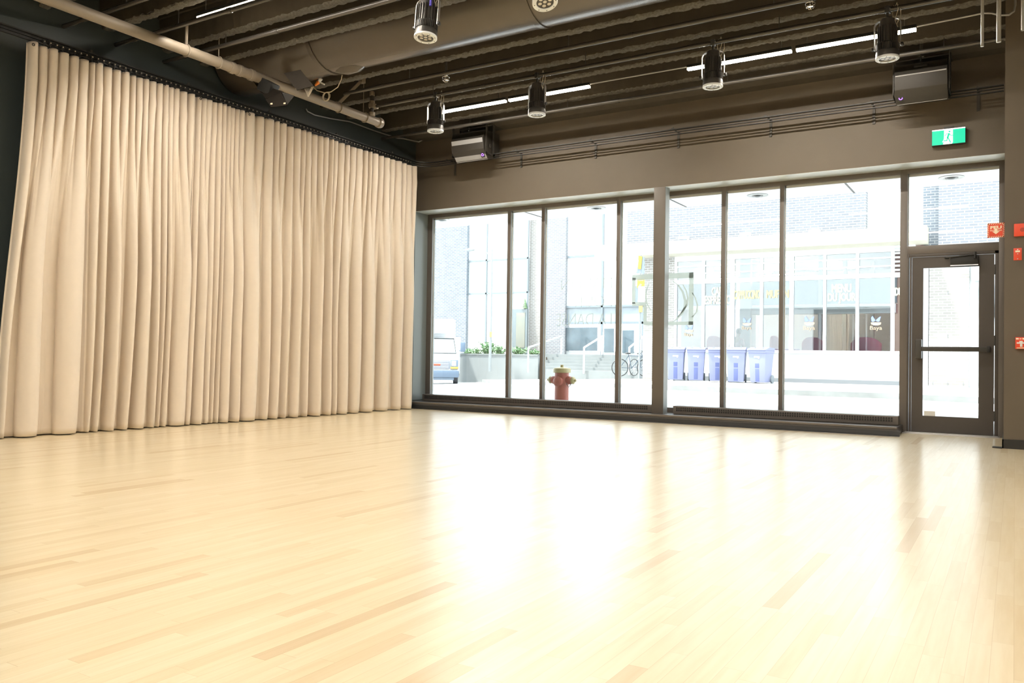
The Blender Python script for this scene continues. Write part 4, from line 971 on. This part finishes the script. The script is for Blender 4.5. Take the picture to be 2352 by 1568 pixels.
for i, (px, yy, lab) in enumerate(((1576, 3.0, 'leftmost dark bar stool inside the cafe'), (1596, 3.0, 'dark bar stool inside the cafe, second from its left end'), (1627, 3.0, 'dark bar stool inside the cafe left of the rose booth'), (1640, 3.0, 'dark bar stool inside the cafe above the rose booth'), (1655, 3.0, 'rightmost dark bar stool inside the cafe'))):
    a = at(px, 760, 1, YF+yy)
    if i == 0:
        s_ = thing('bar_stool', lab, 'stool', (a.x, YF+yy, GS_), group='bar stools in the cafe')
        MB().lathe([(.02, .72), (.17, .73), (.18, .76), (.15, .79), (.01, .80)], n=16).build('seat', BLACK, s_)
        for k in range(4):
            an = pi/4+pi/2*k; MB().tube([(.12*cos(an), .12*sin(an), .73), (.22*cos(an), .22*sin(an), 0)], .014, 6).build('leg', BLACK, s_)
        MB().tube([(.17*cos(t), .17*sin(t), .3) for t in [2*pi*k/14 for k in range(15)]], .01, 5, False).build('footring', BLACK, s_)
        MB().tube([(-.15, .1, .76), (-.16, .16, 1.05), (0, .2, 1.1), (.16, .16, 1.05), (.15, .1, .76)], .014, 6).build('backrest', BLACK, s_)
        st0 = s_
    else:
        c = copy_tree(st0); c.location = (a.x, YF+yy, GS_); c['label'] = lab
a, b = at(1570, 757, 1, YF+2.3), at(1670, 757, 1, YF+2.3)
r2 = thing('cafe_counter', 'dark high counter inside the cafe behind the leftmost panes', 'counter', ((a.x+b.x)/2, YF+2.3, GS_))
MB().box((a.x, YF+2.1, 1.12), (b.x, YF+2.6, 1.18)).build('counter_top', DARK, r2, world=True)
m_ = MB()
for k in range(5): x = a.x+(b.x-a.x)*(k+.1)/4.2; m_.box((x, YF+2.15, GS_), (x+.06, YF+2.5, 1.12))
m_.build('support', DARK, r2, world=True)
# person behind the pane
def skin_figure(name, edges, verts, rad, m_, parent):
    me = bpy.data.meshes.new(name); me.from_pydata(verts, edges, []); ob = bpy.data.objects.new(name, me); COL.objects.link(ob); ob.parent = parent
    sk = ob.modifiers.new('skin', 'SKIN'); sk.use_smooth_shade = True
    for i, rr in enumerate(rad): me.skin_vertices[0].data[i].radius = (rr[0], rr[1]) if isinstance(rr, tuple) else (rr, rr)
    me.skin_vertices[0].data[0].use_root = True
    sb = ob.modifiers.new('sub', 'SUBSURF'); sb.levels = 2; sb.render_levels = 2
    me.materials.append(m_); return ob
a = at(1692, 760, 1, YF+1.0)
r2 = thing('person', 'person in a pale pink shirt and dark trousers leaning over inside the cafe', 'person', (a.x, YF+1.0, GS_))
SK = mat('skin', (.55, .36, .27), .6); PK = mat('pink_shirt', (.70, .45, .47), .8); TR = mat('dark_trousers', (.06, .06, .08), .8)
vb = [(0,0,.92), (0,-.02,1.10), (.02,-.06,1.28), (.05,-.12,1.42), (.09,-.17,1.52), (.12,-.21,1.60), (.14,-.24,1.70),
      (-.10,0,.88), (-.11,-.02,.48), (-.11,.02,.08), (-.11,-.10,.04), (.10,0,.88), (.11,-.03,.48), (.12,.03,.08), (.12,-.09,.04),
      (-.13,-.09,1.42), (-.20,-.16,1.18), (-.12,-.34,1.06), (.23,-.13,1.40), (.31,-.22,1.18), (.26,-.40,1.05), (-.10,-.42,1.04), (.24,-.48,1.03)]
eb = [(0,1),(1,2),(2,3),(3,4),(4,5),(5,6),(0,7),(7,8),(8,9),(9,10),(0,11),(11,12),(12,13),(13,14),(3,15),(15,16),(16,17),(17,21),(3,18),(18,19),(19,20),(20,22)]
rb = [(.15,.11),(.14,.10),(.16,.11),(.13,.09),.055,.085,.095,.09,.06,.045,.04,.09,.06,.045,.04,.055,.045,.035,.055,.045,.035,.03,.03]
skin_figure('body', eb, vb, rb, SK, r2)
vs2 = [vb[i] for i in (0, 1, 2, 3, 15, 16, 18, 19)]; skin_figure('shirt', [(0,1),(1,2),(2,3),(3,4),(4,5),(3,6),(6,7)], vs2, [(.17,.13),(.165,.12),(.18,.13),(.15,.11),.075,.06,.075,.06], PK, r2)
vs2 = [vb[i] for i in (0, 7, 8, 9, 11, 12, 13)]; skin_figure('trousers', [(0,1),(1,2),(2,3),(0,4),(4,5),(5,6)], vs2, [(.17,.13),.105,.075,.06,.105,.075,.06], TR, r2)
MB().sphere((.145, -.235, 1.72), .105, 14, 10, (1, 1.05, 1)).build('hair', mat('dark_hair', (.05, .035, .025), .7), r2)
m_ = MB().sphere((.17, -.345, 1.66), .014, 8, 6, (1, 1.4, 1)); m_.sphere((.13, -.33, 1.69), .012, 8, 6).sphere((.20, -.325, 1.69), .012, 8, 6); m_.build('face_features', mat('face_tone', (.35, .2, .16), .6), r2)

# wall lamps and security lamp on the brick
WLM = mat('white_lamp_housing', (.82, .84, .86), .5); WLD = mat('blue_grey_lens', (.1, .14, .18), .3)
for i, (px, py, lab) in enumerate(((1572, 550, 'small white box lamp on the cafe brick wall just right of the column'), (1714, 542, 'small white box lamp on the cafe brick wall in the middle pane'), (1790, 545, 'small white box lamp mostly hidden by a window mullion'), (1872, 534, 'small white box lamp on the cafe brick wall in the wide pane'))):
    p = at(px, py, 1, YF-.1)
    r2 = thing('wall_lamp', lab, 'lamp', (p.x, YF-.05, p.z), group='box lamps on the cafe brick wall')
    MB().box((-.17, -.25, -.02), (.17, 0, .09)).build('housing', WLM, r2, bevel=.02)
    MB().box((-.15, -.24, -.05), (.13, -.02, -.015)).build('lens', WLD, r2, smooth=0)
p = at(2033, 548, 1, YF+.3)
r2 = thing('security_lamp', 'grey security camera on an arm above the canopy corner', 'camera', (p.x, YF+.3, p.z))
q1, q2, q3 = at(2040, 530, 1, YF+.3)-p, at(2043, 528, 1, YF+.3)-p, at(2060, 532, 1, YF+.3)-p
LG = mat('light_grey_metal', (.2, .21, .21), .5)
MB().box((-.17, -.15, -.06), (.17, .25, .06)).build('base', LG, r2, bevel=.02)
MB().tube([(.1, 0, .05), tuple(q1)], .025, 8).build('arm', LG, r2)
MB().sphere(tuple(q2), .085, 12, 8).build('camera_head', LG, r2)
MB().tube([tuple(q2), tuple(q3)], .02, 6).build('bracket', LG, r2)

# brick building at the right, seen through the door
r = thing('right_brick_building', 'pale brick building seen through the door glass and transom', 'building', (-.6, YF, 0))
a, b = at(2134, 700, 1, YF), at(2226, 700, 1, YF); a2, b2 = at(2118, 480, 1, YF), at(2330, 480, 1, YF)
zc = at(2180, 562, 1, YF).z
MB().box((a.x, YF-.02, .1), (b.x, YF+.6, zc)).build('lower_brick_pier', BR2, r, world=True, smooth=0)
MB().box((a2.x+.45, YF, zc), (b2.x+1, YF+.6, 9.5)).build('upper_brick_wall', BR, r, world=True, smooth=0)
MB().box((a2.x-.0, YF+.35, zc), (a2.x+.45, YF+.9, 9.5)).build('side_brick_wall', BR3, r, world=True, smooth=0)
MB().box((b.x, YF+.05, 0), (b.x+4, YF+.5, zc)).build('white_door_surround', WPAN, r, world=True, smooth=0)
MB().box((b.x+.25, YF, 2.2), (b.x+1.2, YF+.06, at(2230, 660, 1, YF).z)).build('glazing', CGLASS, r, world=True, smooth=0)
MB().box((a.x-.25, YF, 0), (a.x-.02, YF+.4, zc)).build('white_trim', WF, r, world=True, smooth=0)
MB().box((a.x-.02, YF-.06, 0), (b.x, YF+.1, .14)).build('base_course', WPAN, r, world=True, smooth=0)
m_ = MB()
for px in (2143, 2177, 2213): x = at(px, 880, 1, YF).x; m_.box((x-.01, YF-.03, .16), (x+.01, YF-.01, .26))
for zz in (1.6, 2.9, 4.2): x = at(2177, 800, 1, YF).x; m_.box((x-.01, YF-.03, zz), (x+.01, YF-.01, zz+.10))
m_.build('weep_vent', mat('vent_grey', (.2, .2, .2), .8), r, world=True, smooth=0)
fix = at(2240, 645, 1, YF); MB().box((fix.x-.1, YF-.3, fix.z), (fix.x+.35, YF, fix.z+.5)).build('white_hood', WF, r, world=True, bevel=.05)

# ------------------------------------------------------------------ left building with translucent wall and entry
YE = 36.0
r = thing('glazed_building', 'tall brick and white glazed building with entrance steps across the street', 'building', (-20, YE, 0))
def wall_px(px0, px1, name, m_, z0=0, z1=13, dy=0, th=.5):
    a, b = at(px0, 700, 1, YE+dy).x, at(px1, 700, 1, YE+dy).x
    return MB().box((a, YE+dy, z0), (b, YE+dy+th, z1)).build(name, m_, r, world=True, smooth=0)
wall_px(900, 1071, 'brick_column', BR3); wall_px(1213, 1252, 'brick_column', BR2, dy=.4); wall_px(1252, 1298, 'brick_column', BR)
LGL = mat('white_glazed_panel', (.74, .76, .76), .35, spec=.6)
LGL2 = mat('bluish_glazed_panel', (.42, .46, .465), .35, spec=.6)
ha, hb, hc_ = at(1115, 598, 1, YE+.2).z, at(1115, 674, 1, YE+.2).z, at(1115, 812, 1, YE+.2).z
GMM = mat('grey_mullion', (.16, .19, .21), .5)
def panel_wall(px0, px1, cols, rows, name):
    a, b = at(px0, 700, 1, YE+.2).x, at(px1, 700, 1, YE+.2).x
    zz = [13]+rows+[hc_]
    for i in range(len(zz)-1): MB().box((a, YE+.2, zz[i+1]), (b, YE+.3, zz[i])).build(name, LGL2 if i == 1 and px0 < 1290 else LGL, r, world=True, smooth=0)
    m2 = MB()
    for c in cols:
        x = at(c, 700, 1, YE+.2).x; m2.box((x-.04, YE+.14, hc_), (x+.04, YE+.2, 13))
    for z in rows: m2.box((a, YE+.14, z-.04), (b, YE+.2, z+.04))
    m2.build('mullion', GMM, r, world=True, smooth=0)
panel_wall(1071, 1213, [1071, 1117, 1176, 1212], [ha, hb], 'translucent_panel')
z2, z3 = at(1350, 588, 1, YE+.2).z, at(1350, 704, 1, YE+.2).z
a, b = at(1298, 700, 1, YE+.2).x, at(1480, 700, 1, YE+.2).x
MB().box((a, YE+.2, z3), (b, YE+.3, 13)).build('translucent_panel', LGL, r, world=True, smooth=0)
zd = at(1350, 742, 1, YE+.2).z; zst = .95
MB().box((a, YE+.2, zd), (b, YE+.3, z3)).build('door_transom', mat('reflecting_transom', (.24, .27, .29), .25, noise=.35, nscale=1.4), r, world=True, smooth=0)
m2 = MB()
for c in (1299, 1384, 1424, 1478):
    x = at(c, 700, 1, YE+.2).x; m2.box((x-.05, YE+.12, 0), (x+.05, YE+.2, 13))
for z in (z2, z3, zd): m2.box((a, YE+.12, z-.05), (b, YE+.2, z+.05))
m2.build('mullion', GMM, r, world=True, smooth=0)
DKG = mat('dark_door_glass', (.08, .11, .13), .12, noise=.6, nscale=1.5)
for px0, px1, py0, py1 in ((1301, 1372, 752, 806), (1388, 1410, 754, 808), (1430, 1456, 758, 810)):
    p0, p1 = at(px0, py0, 1, YE+.16), at(px1, py1, 1, YE+.16)
    MB().box((p0.x, YE+.13, p1.z), (p1.x, YE+.18, p0.z)).build('door_glass', DKG, r, world=True, smooth=0)
p0, p1 = at(1298, 806, 1, YE+.18), at(1480, 840, 1, YE+.18)
MB().box((p0.x, YE+.17, 0), (p1.x, YE+.3, p0.z)).build('door_panel', WPAN, r, world=True, smooth=0)
# side door, an orange reflection painted into its glass colour
p0, p1 = at(1179, 710, 1, YE+.1), at(1211, 802, 1, YE+.1)
dd = MB().box((p0.x, YE+.05, p1.z), (p1.x, YE+.18, p0.z)).build('side_door', mat('grey_door_frame', (.16, .19, .20), .5), r, world=True, smooth=0)
p0, p1 = at(1186, 718, 1, YE+.04), at(1205, 798, 1, YE+.04)
MB().box((p0.x, YE+.03, p1.z), (p1.x, YE+.06, p0.z)).build('door_glass', mat('painted_amber_reflection', (.22, .20, .15), .25, noise=.35, nscale=1.2, nlo=(.11, .15, .15)), dd, world=True, smooth=0)
# steps
m2 = MB(); p0, p1 = at(1236, 860, 2, GS_), at(1470, 864, 2, GS_)
for k in range(6):
    z_ = GS_+.14*(k+1); y_ = YE-3.6+.36*k
    m2.box((at(1240, 850, 1, y_).x, y_, -.6), (at(1468, 850, 1, y_).x, YE+.2, z_))
m2.build('entrance_steps', mat('step_stone', (.20, .215, .215), .9, noise=.1, nscale=3), r, world=True, smooth=0)
HR = mat('white_handrail', (.42, .44, .45), .4)
for px, px2, lab in ((1213, 1290, 'white handrail left of the entrance steps'), (1341, 1383, 'white handrail in the middle of the entrance steps'), (1445, 1478, 'white handrail at the right end of the entrance steps, by the bicycle')):
    a = at(px, 860, 2, GS_); yb = YE-3.7; x = at(px, 850, 1, yb).x; x2 = at(px2, 770, 1, YE-1.2).x
    z0_ = at(px, 798, 1, yb).z; z1_ = at(px2, 772, 1, YE-1.2).z
    rr2 = thing('handrail', lab, 'handrail', (x, yb, GS_), group='white handrails at the entrance steps')
    MB().tube([(x, yb, GS_), (x, yb, z0_), (x2, YE-1.2, z1_)], .045, 8).build('rail', HR, rr2, world=True)
    MB().tube([(x2, YE-1.2, .6), (x2, YE-1.2, z1_)], .045, 8).build('post', HR, rr2, world=True)
# planter
yp = 33.0
pa, pb2 = at(1046, 820, 1, yp).x, at(1236, 820, 1, yp).x
zt3 = at(1120, 812, 1, yp).z
r2 = thing('concrete_planter', 'long low concrete planter wall in front of the glazed building', 'planter', ((pa+pb2)/2, yp, GS_))
MB().box((pa, yp, -.9), (pb2, yp+.3, zt3-.06)).build('planter_wall', mat('planter_concrete', (.22, .235, .235), .9, noise=.1, nscale=2), r2, world=True, smooth=0)
MB().box((pa, yp-.03, zt3-.07), (pb2, yp+.36, zt3)).build('coping', mat('coping_stone', (.19, .205, .2), .9, noise=.2, nscale=2), r2, world=True, smooth=0)
MB().box((pa, yp+.3, 0), (pb2, YE-.1, zt3-.12)).build('soil', mat('soil', (.12, .09, .06), .95, noise=.3, nscale=9), r2, world=True, smooth=0)
LEAF = mat('leaf_green', (.14, .25, .12), .6, noise=.4, nscale=6)
def plant(px, py, wpx, hpx, n, lab, group, name='planter_plant'):
    base = at(px, py, 1, yp+1.0); top = at(px, py-hpx, 1, yp+1.0); wd2 = at(px+wpx/2, py, 1, yp+1.0).x-base.x
    rnd2 = random.Random(px); r3 = thing(name, lab, 'plant', (base.x, yp+1.0, zt3-.12), group=group); h = top.z-(zt3-.12); m3 = MB(); m4 = MB()
    for k in range(n):
        a_ = rnd2.uniform(0, 2*pi); l = h*rnd2.uniform(.55, 1.05); sp_ = rnd2.uniform(.1, 1)*abs(wd2); bx, by = rnd2.uniform(-.5, .5)*abs(wd2), rnd2.uniform(-.2, .2)
        tip = Vector((bx+sp_*cos(a_), by+sp_*.6*sin(a_), l)); b0 = Vector((bx, by, 0)); mid = b0.lerp(tip, .6)+Vector((0, 0, l*.18))
        m4.tube([b0, mid, tip], [.012, .008, .004], 4, False)
        for j in range(9):
            t = rnd2.uniform(.25, 1); c_ = (b0.lerp(mid, t/.6) if t < .6 else mid.lerp(tip, (t-.6)/.4)); dv = Vector((rnd2.uniform(-1, 1), rnd2.uniform(-1, 1), rnd2.uniform(-.3, .8))).normalized(); sv = dv.orthogonal().normalized()*.028; L_ = rnd2.uniform(.08, .16)
            m3.add([c_, c_+dv*L_*.5+sv, c_+dv*L_, c_+dv*L_*.5-sv], [(0, 1, 2, 3)])
    m3.build('foliage', LEAF, r3, smooth=0, recalc=False); m4.build('stem', LEAF, r3, smooth=0, recalc=False)
GP = 'green plants in the concrete planter'
plant(1075, 812, 26, 10, 22, 'low green plant at the left end of the planter', GP); plant(1098, 812, 22, 9, 20, 'low green tuft in the planter under the white panels', GP)
plant(1122, 812, 40, 27, 60, 'tallest bushy green plant in the planter beside the street lamp', GP); plant(1148, 813, 26, 17, 32, 'medium green plant right of the tallest one in the planter', GP)
plant(1190, 814, 34, 15, 40, 'green plant in the planter below the side door', GP); plant(1228, 816, 24, 12, 26, 'low green plant at the right end of the planter', GP)
c_ = at(1205, 710, 1, YE+.1)
r3 = thing('small_conifer', 'small green conifer standing on top of the side door frame', 'plant', (c_.x, YE+.11, c_.z)); m3 = MB(); rnd2 = random.Random(1)
for k in range(5): m3.lathe([(.17*(1-k/6), 0), (.02, .16)], (0, 0, .05+k*.085), n=9)
m3.build('foliage', LEAF, r3); MB().cyl((0, 0, 0), (0, 0, .2), .03, n=8).build('trunk', mat('bark', (.2, .14, .09), .9), r3)

# street lamp
p = at(1127, 860, 2, GS_); yl = 31.5; b = at(1126, 800, 1, yl); t_ = at(1130, 572, 1, yl)
r2 = thing('street_lamp', 'slim pale street lamp post with a long arm in front of the white panels', 'street lamp', (b.x, yl, GS_))
SLM = mat('pale_grey_post', (.22, .24, .245), .5)
MB().tube([(b.x, yl, GS_), (t_.x, yl, t_.z)], [.07, .045], 10).build('post', SLM, r2, world=True)
ta, tb = at(1128, 584, 1, yl), at(1088, 574, 1, yl)
MB().tube([ta, tb], .03, 6).build('arm', SLM, r2, world=True)
MB().sphere((at(1080, 571, 1, yl).x, yl, tb.z+.02), .28, 12, 8, (1, .5, .28)).build('lamp_head', SLM, r2, world=True)
p0, p1 = at(1125, 762, 1, yl-.1), at(1130, 774, 1, yl-.1)
MB().box((p0.x, yl-.12, p1.z), (p1.x, yl-.1, p0.z)).build('orange_sign', mat('orange_sign', (.38, .22, .09), .6), r2, world=True, smooth=0)

# ------------------------------------------------------------------ things on the street
# fire hydrant
HY = mat('hydrant_red', (.30, .075, .05), .45, noise=.05); YE2 = mat('hydrant_yellow', (.34, .29, .13), .45)
hp = at(1290, 900, 1, 12.9)
r2 = thing('fire_hydrant', 'red fire hydrant with a yellow bonnet and yellow caps outside the window', 'fire hydrant', (hp.x, 12.9, GZ))
hz_ = at(1290, 844, 1, 12.9).z-GZ
MB().lathe([(.02, -.02), (.165, 0), (.165, .03), (.125, .05), (.125, hz_-.10), (.13, hz_-.085)], n=28).build('barrel', HY, r2)
MB().lathe([(.13, hz_-.09), (.158, hz_-.085), (.158, hz_-.03), (.15, hz_-.01), (.10, hz_), (.03, hz_+.012), (.028, hz_+.05), (.01, hz_+.055)], n=28).build('bonnet', YE2, r2)
for sx in (-1, 1):
    no = MB().lathe([(.07, .0), (.072, .06), (.06, .075), (.058, .09)], (sx*.11, 0, hz_-.22), ax=0, n=18, sgn=sx).build('nozzle', HY, r2)
    MB().lathe([(.062, .0), (.066, .03), (.05, .05), (.022, .055), (.022, .085), (.008, .09)], (sx*.20, 0, hz_-.22), ax=0, n=14, sgn=sx).build('cap', YE2, no)
nz = MB().lathe([(.085, 0), (.085, .07), (.06, .09), (.02, .10)], (0, -.10, hz_-.24), ax=1, n=18, sgn=-1).build('front_nozzle', HY, r2)
m_ = MB().tube([(.21, -.02, hz_-.26), (.17, -.06, hz_-.34), (.13, -.08, hz_-.27)], .006, 5); m_.build('chain', DARK, r2)
# recycling bins
BL = mat('periwinkle_bin_plastic', (.21, .225, .36), .5, noise=.03, nscale=6); BLD = mat('darker_bin_recess', (.10, .12, .27), .5)
def bin_():
    r = thing('recycling_bin', None, 'recycling bin')
    w0, w1, d0, d1, h = .235, .285, .28, .36, 1.02
    m_ = MB().add([(-w0, -d0, .03), (w0, -d0, .03), (w0, d0-.05, .03), (-w0, d0-.05, .03), (-w1, -d1, h), (w1, -d1, h), (w1, d1, h), (-w1, d1, h)],
                  [(0,3,2,1),(4,5,6,7),(0,1,5,4),(1,2,6,5),(2,3,7,6),(3,0,4,7)])
    m_.build('body', BL, r, bevel=.03)
    f = lambda z: -d0-(d1-d0)*(z-.03)/(h-.03)-.004
    m_ = MB()
    for za, zb_ in ((.62, .48), (.45, .06)):
        m_.prism([(f(za), za), (f(zb_), zb_), (f(zb_)+.02, zb_), (f(za)+.02, za)], 0, -.065, .065)
    m_.build('front_recess', BLD, r, bevel=.006)
    m_ = MB().prism([(-d1-.05, h), (-d1-.05, h+.04), (-.1, h+.10), (d1, h+.08), (d1, h)], 0, -w1-.02, w1+.02)
    lid = m_.build('lid', BL, r, bevel=.015)
    MB().box((-.17, -.28, h+.055), (-.09, .1, h+.095)).box((.09, -.28, h+.055), (.17, .1, h+.095)).build('lid_rib', BL, lid, bevel=.01)
    MB().box((-w1-.012, -d1-.02, h-.07), (w1+.012, d1+.01, h)).build('rim', BL, r, bevel=.01)
    MB().cyl((-w1+.02, d1+.08, h-.02), (w1-.02, d1+.08, h-.02), .018, n=8).build('handle', BL, r)
    for sx in (-1, 1): MB().lathe([(.03, 0), (.13, .004), (.13, .05), (.03, .055)], (sx*.235, .25, .13), ax=0, n=20, sgn=sx).build('wheel', mat('grey_wheel', (.2, .22, .24), .7), r)
    MB().box((-.09, f(.82)-.004, .80), (.09, f(.82)+.02, .84)).prism([(.03, .80), (.09, .80), (.07, .765), (.04, .775)], 1, f(.80)-.004, f(.80)+.01).build('white_lettering', WHITE, r, smooth=0)
    return r
b0 = bin_(); GB = 'periwinkle recycling bins in a row across the street'
for i, (px, py, lab) in enumerate(((1553, 879, 'leftmost periwinkle recycling bin, beside the window column'), (1599, 880, 'second periwinkle recycling bin from the column'), (1648, 881, 'middle periwinkle recycling bin, partly behind a window mullion'), (1692, 884, 'fourth periwinkle recycling bin from the column, standing slightly forward'), (1748, 885, 'rightmost periwinkle recycling bin, turned to show its wheel'))):
    c = b0 if i == 0 else copy_tree(b0); p = at(px, py, 2, GS_)
    c.location = (p.x, 26.6 if i < 3 else 26.1, GS_); p = at(px, 840, 1, c.location.y); c.location.x = p.x
    c['label'] = lab; c['group'] = GB; c.rotation_euler = (0, 0, (.1, .12, .1, .02, -.30)[i]+.18)
# bicycle
def bicycle(px, y, lab, rz):
    p = at(px, 850, 1, y)
    r = thing('bicycle', lab, 'bicycle', (p.x, y, GS_), rz)
    for nm, xc in (('wheel', -.52), ('wheel', .52)):
        w = MB().tube([(xc+.33*cos(t), 0, .34+.33*sin(t)) for t in [2*pi*k/28 for k in range(29)]], .018, 6, False).build(nm, BLACK, r)
        m2 = MB()
        for k in range(14): m2.tube([(xc, 0, .34), (xc+.32*cos(2*pi*k/14), 0, .34+.32*sin(2*pi*k/14))], .003, 4)
        m2.build('spoke', CHROME, w)
    MB().tube([(-.52, 0, .34), (-.18, 0, .80)], .016, 6).tube([(-.05, 0, .32), (-.18, 0, .86)], .018, 6).tube([(-.05, 0, .32), (.38, 0, .78)], .018, 6).tube([(-.17, 0, .80), (.38, 0, .80)], .018, 6).tube([(-.52, 0, .34), (-.05, 0, .32)], .014, 6).tube([(.52, 0, .34), (.36, 0, .92)], .018, 6).build('frame', mat('dark_blue_grey_frame', (.10, .13, .16), .4), r)
    MB().sphere((-.20, 0, .90), .10, 10, 6, (1.3, .6, .35)).build('saddle', BLACK, r)
    MB().tube([(.33, -.28, .95), (.36, -.1, 1.0), (.36, .1, 1.0), (.33, .28, .95)], .014, 6).build('handlebar', BLACK, r)
bicycle(1453, 30.0, 'dark bicycle parked by the entrance steps, left of the window column', .75)
bicycle(1474, 31.4, 'second dark bicycle, seen nearly end on against the sign post', 1.35)
# sign post with yellow signs
ys = 27.0; b = at(1471, 870, 2, GS_); x_ = at(1470, 700, 1, ys)
r2 = thing('parking_sign_post', 'pale sign post carrying yellow and white street signs beside the window column', 'sign', (x_.x, ys, GS_))
t_ = at(1474, 586, 1, ys); MB().cyl((x_.x, ys, GS_), (x_.x, ys, t_.z), .035, n=8).build('post', SLM, r2, world=True)
YS = mat('traffic_yellow', (.40, .28, .035), .5); BS = mat('grey_blue_sign_back', (.15, .18, .20), .5)
def sgn(pts, m_, nm, dy=.05):
    MB().prism([(at(x, y, 1, ys-dy).x, at(x, y, 1, ys-dy).z) for x, y in pts], 1, ys-dy, ys-dy+.02).build(nm, m_, r2, world=True, smooth=0)
sgn([(1469, 586), (1480, 590), (1480, 628), (1461, 628)], BS, 'sign_back', .03); sgn([(1467, 587), (1475, 589), (1472, 618), (1465, 617)], YS, 'yellow_sign')
sgn([(1464, 637), (1480, 637), (1480, 659), (1463, 661)], YS, 'yellow_sign', .06); sgn([(1459, 656), (1466, 656), (1465, 694), (1459, 694)], BS, 'sign_back', .03)
sgn([(1466, 657), (1481, 658), (1480, 694), (1465, 694)], WHITE, 'white_sign', .07); sgn([(1467, 701), (1476, 701), (1475, 717), (1467, 717)], mat('orange_sign', (.38, .22, .09), .6), 'orange_sign')
m_ = MB()
for k in range(2): a, b = at(1466, 640+3.5*k, 1, ys-.08), at(1478, 641.5+3.5*k, 1, ys-.08); m_.box((a.x, ys-.072, b.z), (b.x, ys-.062, a.z))
a = at(1470, 655, 1, ys-.08); m_.prism([(a.x-.06, a.z-.02), (a.x, a.z+.06), (a.x+.08, a.z+.02), (a.x+.03, a.z-.03)], 1, ys-.072, ys-.062)
m_.build('sign_print', mat('sign_print_grey', (.35, .30, .15), .6), r2, world=True, smooth=0)

# ------------------------------------------------------------------ delivery van at the left
VWH = mat('white_van_paint', (.82, .83, .84), .35, coat=.5); VGR = mat('blue_grey_bumper', (.085, .12, .17), .5); VGL = mat('windscreen_glass', (.16, .21, .22), .08, spec=.8)
GBG = mat('grille_blue_grey', (.12, .16, .21), .4)
dv = at(1003, 840, 1, 28.8); vz = gz(dv.x)-.03
r2 = thing('box_van', 'white box van with a dark grille parked at the left edge of the windows', 'van', (dv.x, 28.8, vz), math.atan2(-dv.x, 28.8)-.06)
def vb_(m_, a, b): return m_.box(a, b)
h2 = .93
MB().prism([(.05, .50), (.02, 1.02), (.10, 1.16), (.85, 1.32), (1.62, 2.02), (2.6, 2.12), (2.6, .40), (.2, .40)], 0, -h2, h2).build('cab', VWH, r2, bevel=.07)
MB().box((-1.05, 2.5, .6), (.62, 4.3, 2.95)).build('cargo_box', VWH, r2, bevel=.04)
MB().box((-1.0, 1.5, 2.25), (.45, 2.6, 2.9)).build('cab_overhang', VWH, r2, bevel=.05)
MB().box((.28, 1.47, 2.68), (.52, 1.52, 2.86)).build('red_marker', mat('faded_red', (.8, .35, .32), .5), r2, smooth=0)
MB().add([(-.80, .86, 1.34), (.80, .86, 1.34), (.66, 1.60, 2.0), (-.66, 1.60, 2.0), (-.80, .95, 1.30), (.80, .95, 1.30), (.66, 1.69, 1.96), (-.66, 1.69, 1.96)],
         [(0,1,2,3),(7,6,5,4),(0,4,5,1),(1,5,6,2),(2,6,7,3),(3,7,4,0)]).build('windscreen', VGL, r2, smooth=0)
MB().tube([(-.80, .85, 1.34), (-.66, 1.6, 2.01), (.66, 1.6, 2.01), (.80, .85, 1.34), (-.8, .85, 1.34)], .025, 6).build('screen_surround', BLACK, r2)
gr = MB().box((-.56, -.03, .66), (.56, .08, 1.02)).build('grille', GBG, r2, bevel=.03)
for k in range(5): MB().box((-.53, -.05, .69+.066*k), (.53, -.02, .712+.066*k)).build('grille_bar', WHITE, gr, smooth=0)
MB().box((-.17, -.07, .81), (.17, -.04, .88)).build('grille_emblem', RED, gr, bevel=.01)
for sx in (-1, 1):
    MB().box((sx*.59, -.02, .64), (sx*h2, .12, 1.06)).build('lamp_surround', GBG, r2, bevel=.03)
    MB().box((sx*.64, -.05, .80), (sx*.84, .0, 1.02)).build('headlamp', mat('headlamp_white', (.85, .87, .88), .15), r2, bevel=.02)
    MB().box((sx*.60, -.05, .665), (sx*.94, .04, .765)).build('indicator', mat('amber_indicator', (.42, .25, .06), .3), r2, bevel=.01)
    MB().lathe([(.05, 0), (.18, .01), (.36, .02), (.37, .08), (.37, .22), (.2, .24)], (sx*(h2-.02), .85, .37), ax=0, n=28, sgn=-sx).build('wheel', mat('tyre', (.07, .07, .075), .8), r2)
    MB().box((sx*.98, .95, 1.42), (sx*1.20, 1.07, 1.84)).build('mirror', VGR, r2, bevel=.05)
    MB().cyl((sx*.86, 1.1, 1.45), (sx*1.08, 1.02, 1.5), .02, n=6).build('mirror_arm', VGR, r2)
MB().box((-.97, -.18, .30), (.97, .16, .60)).build('bumper', VGR, r2, bevel=.06)
MB().box((-.75, -.05, .18), (.75, .2, .31)).build('air_dam', GBG, r2, bevel=.02)
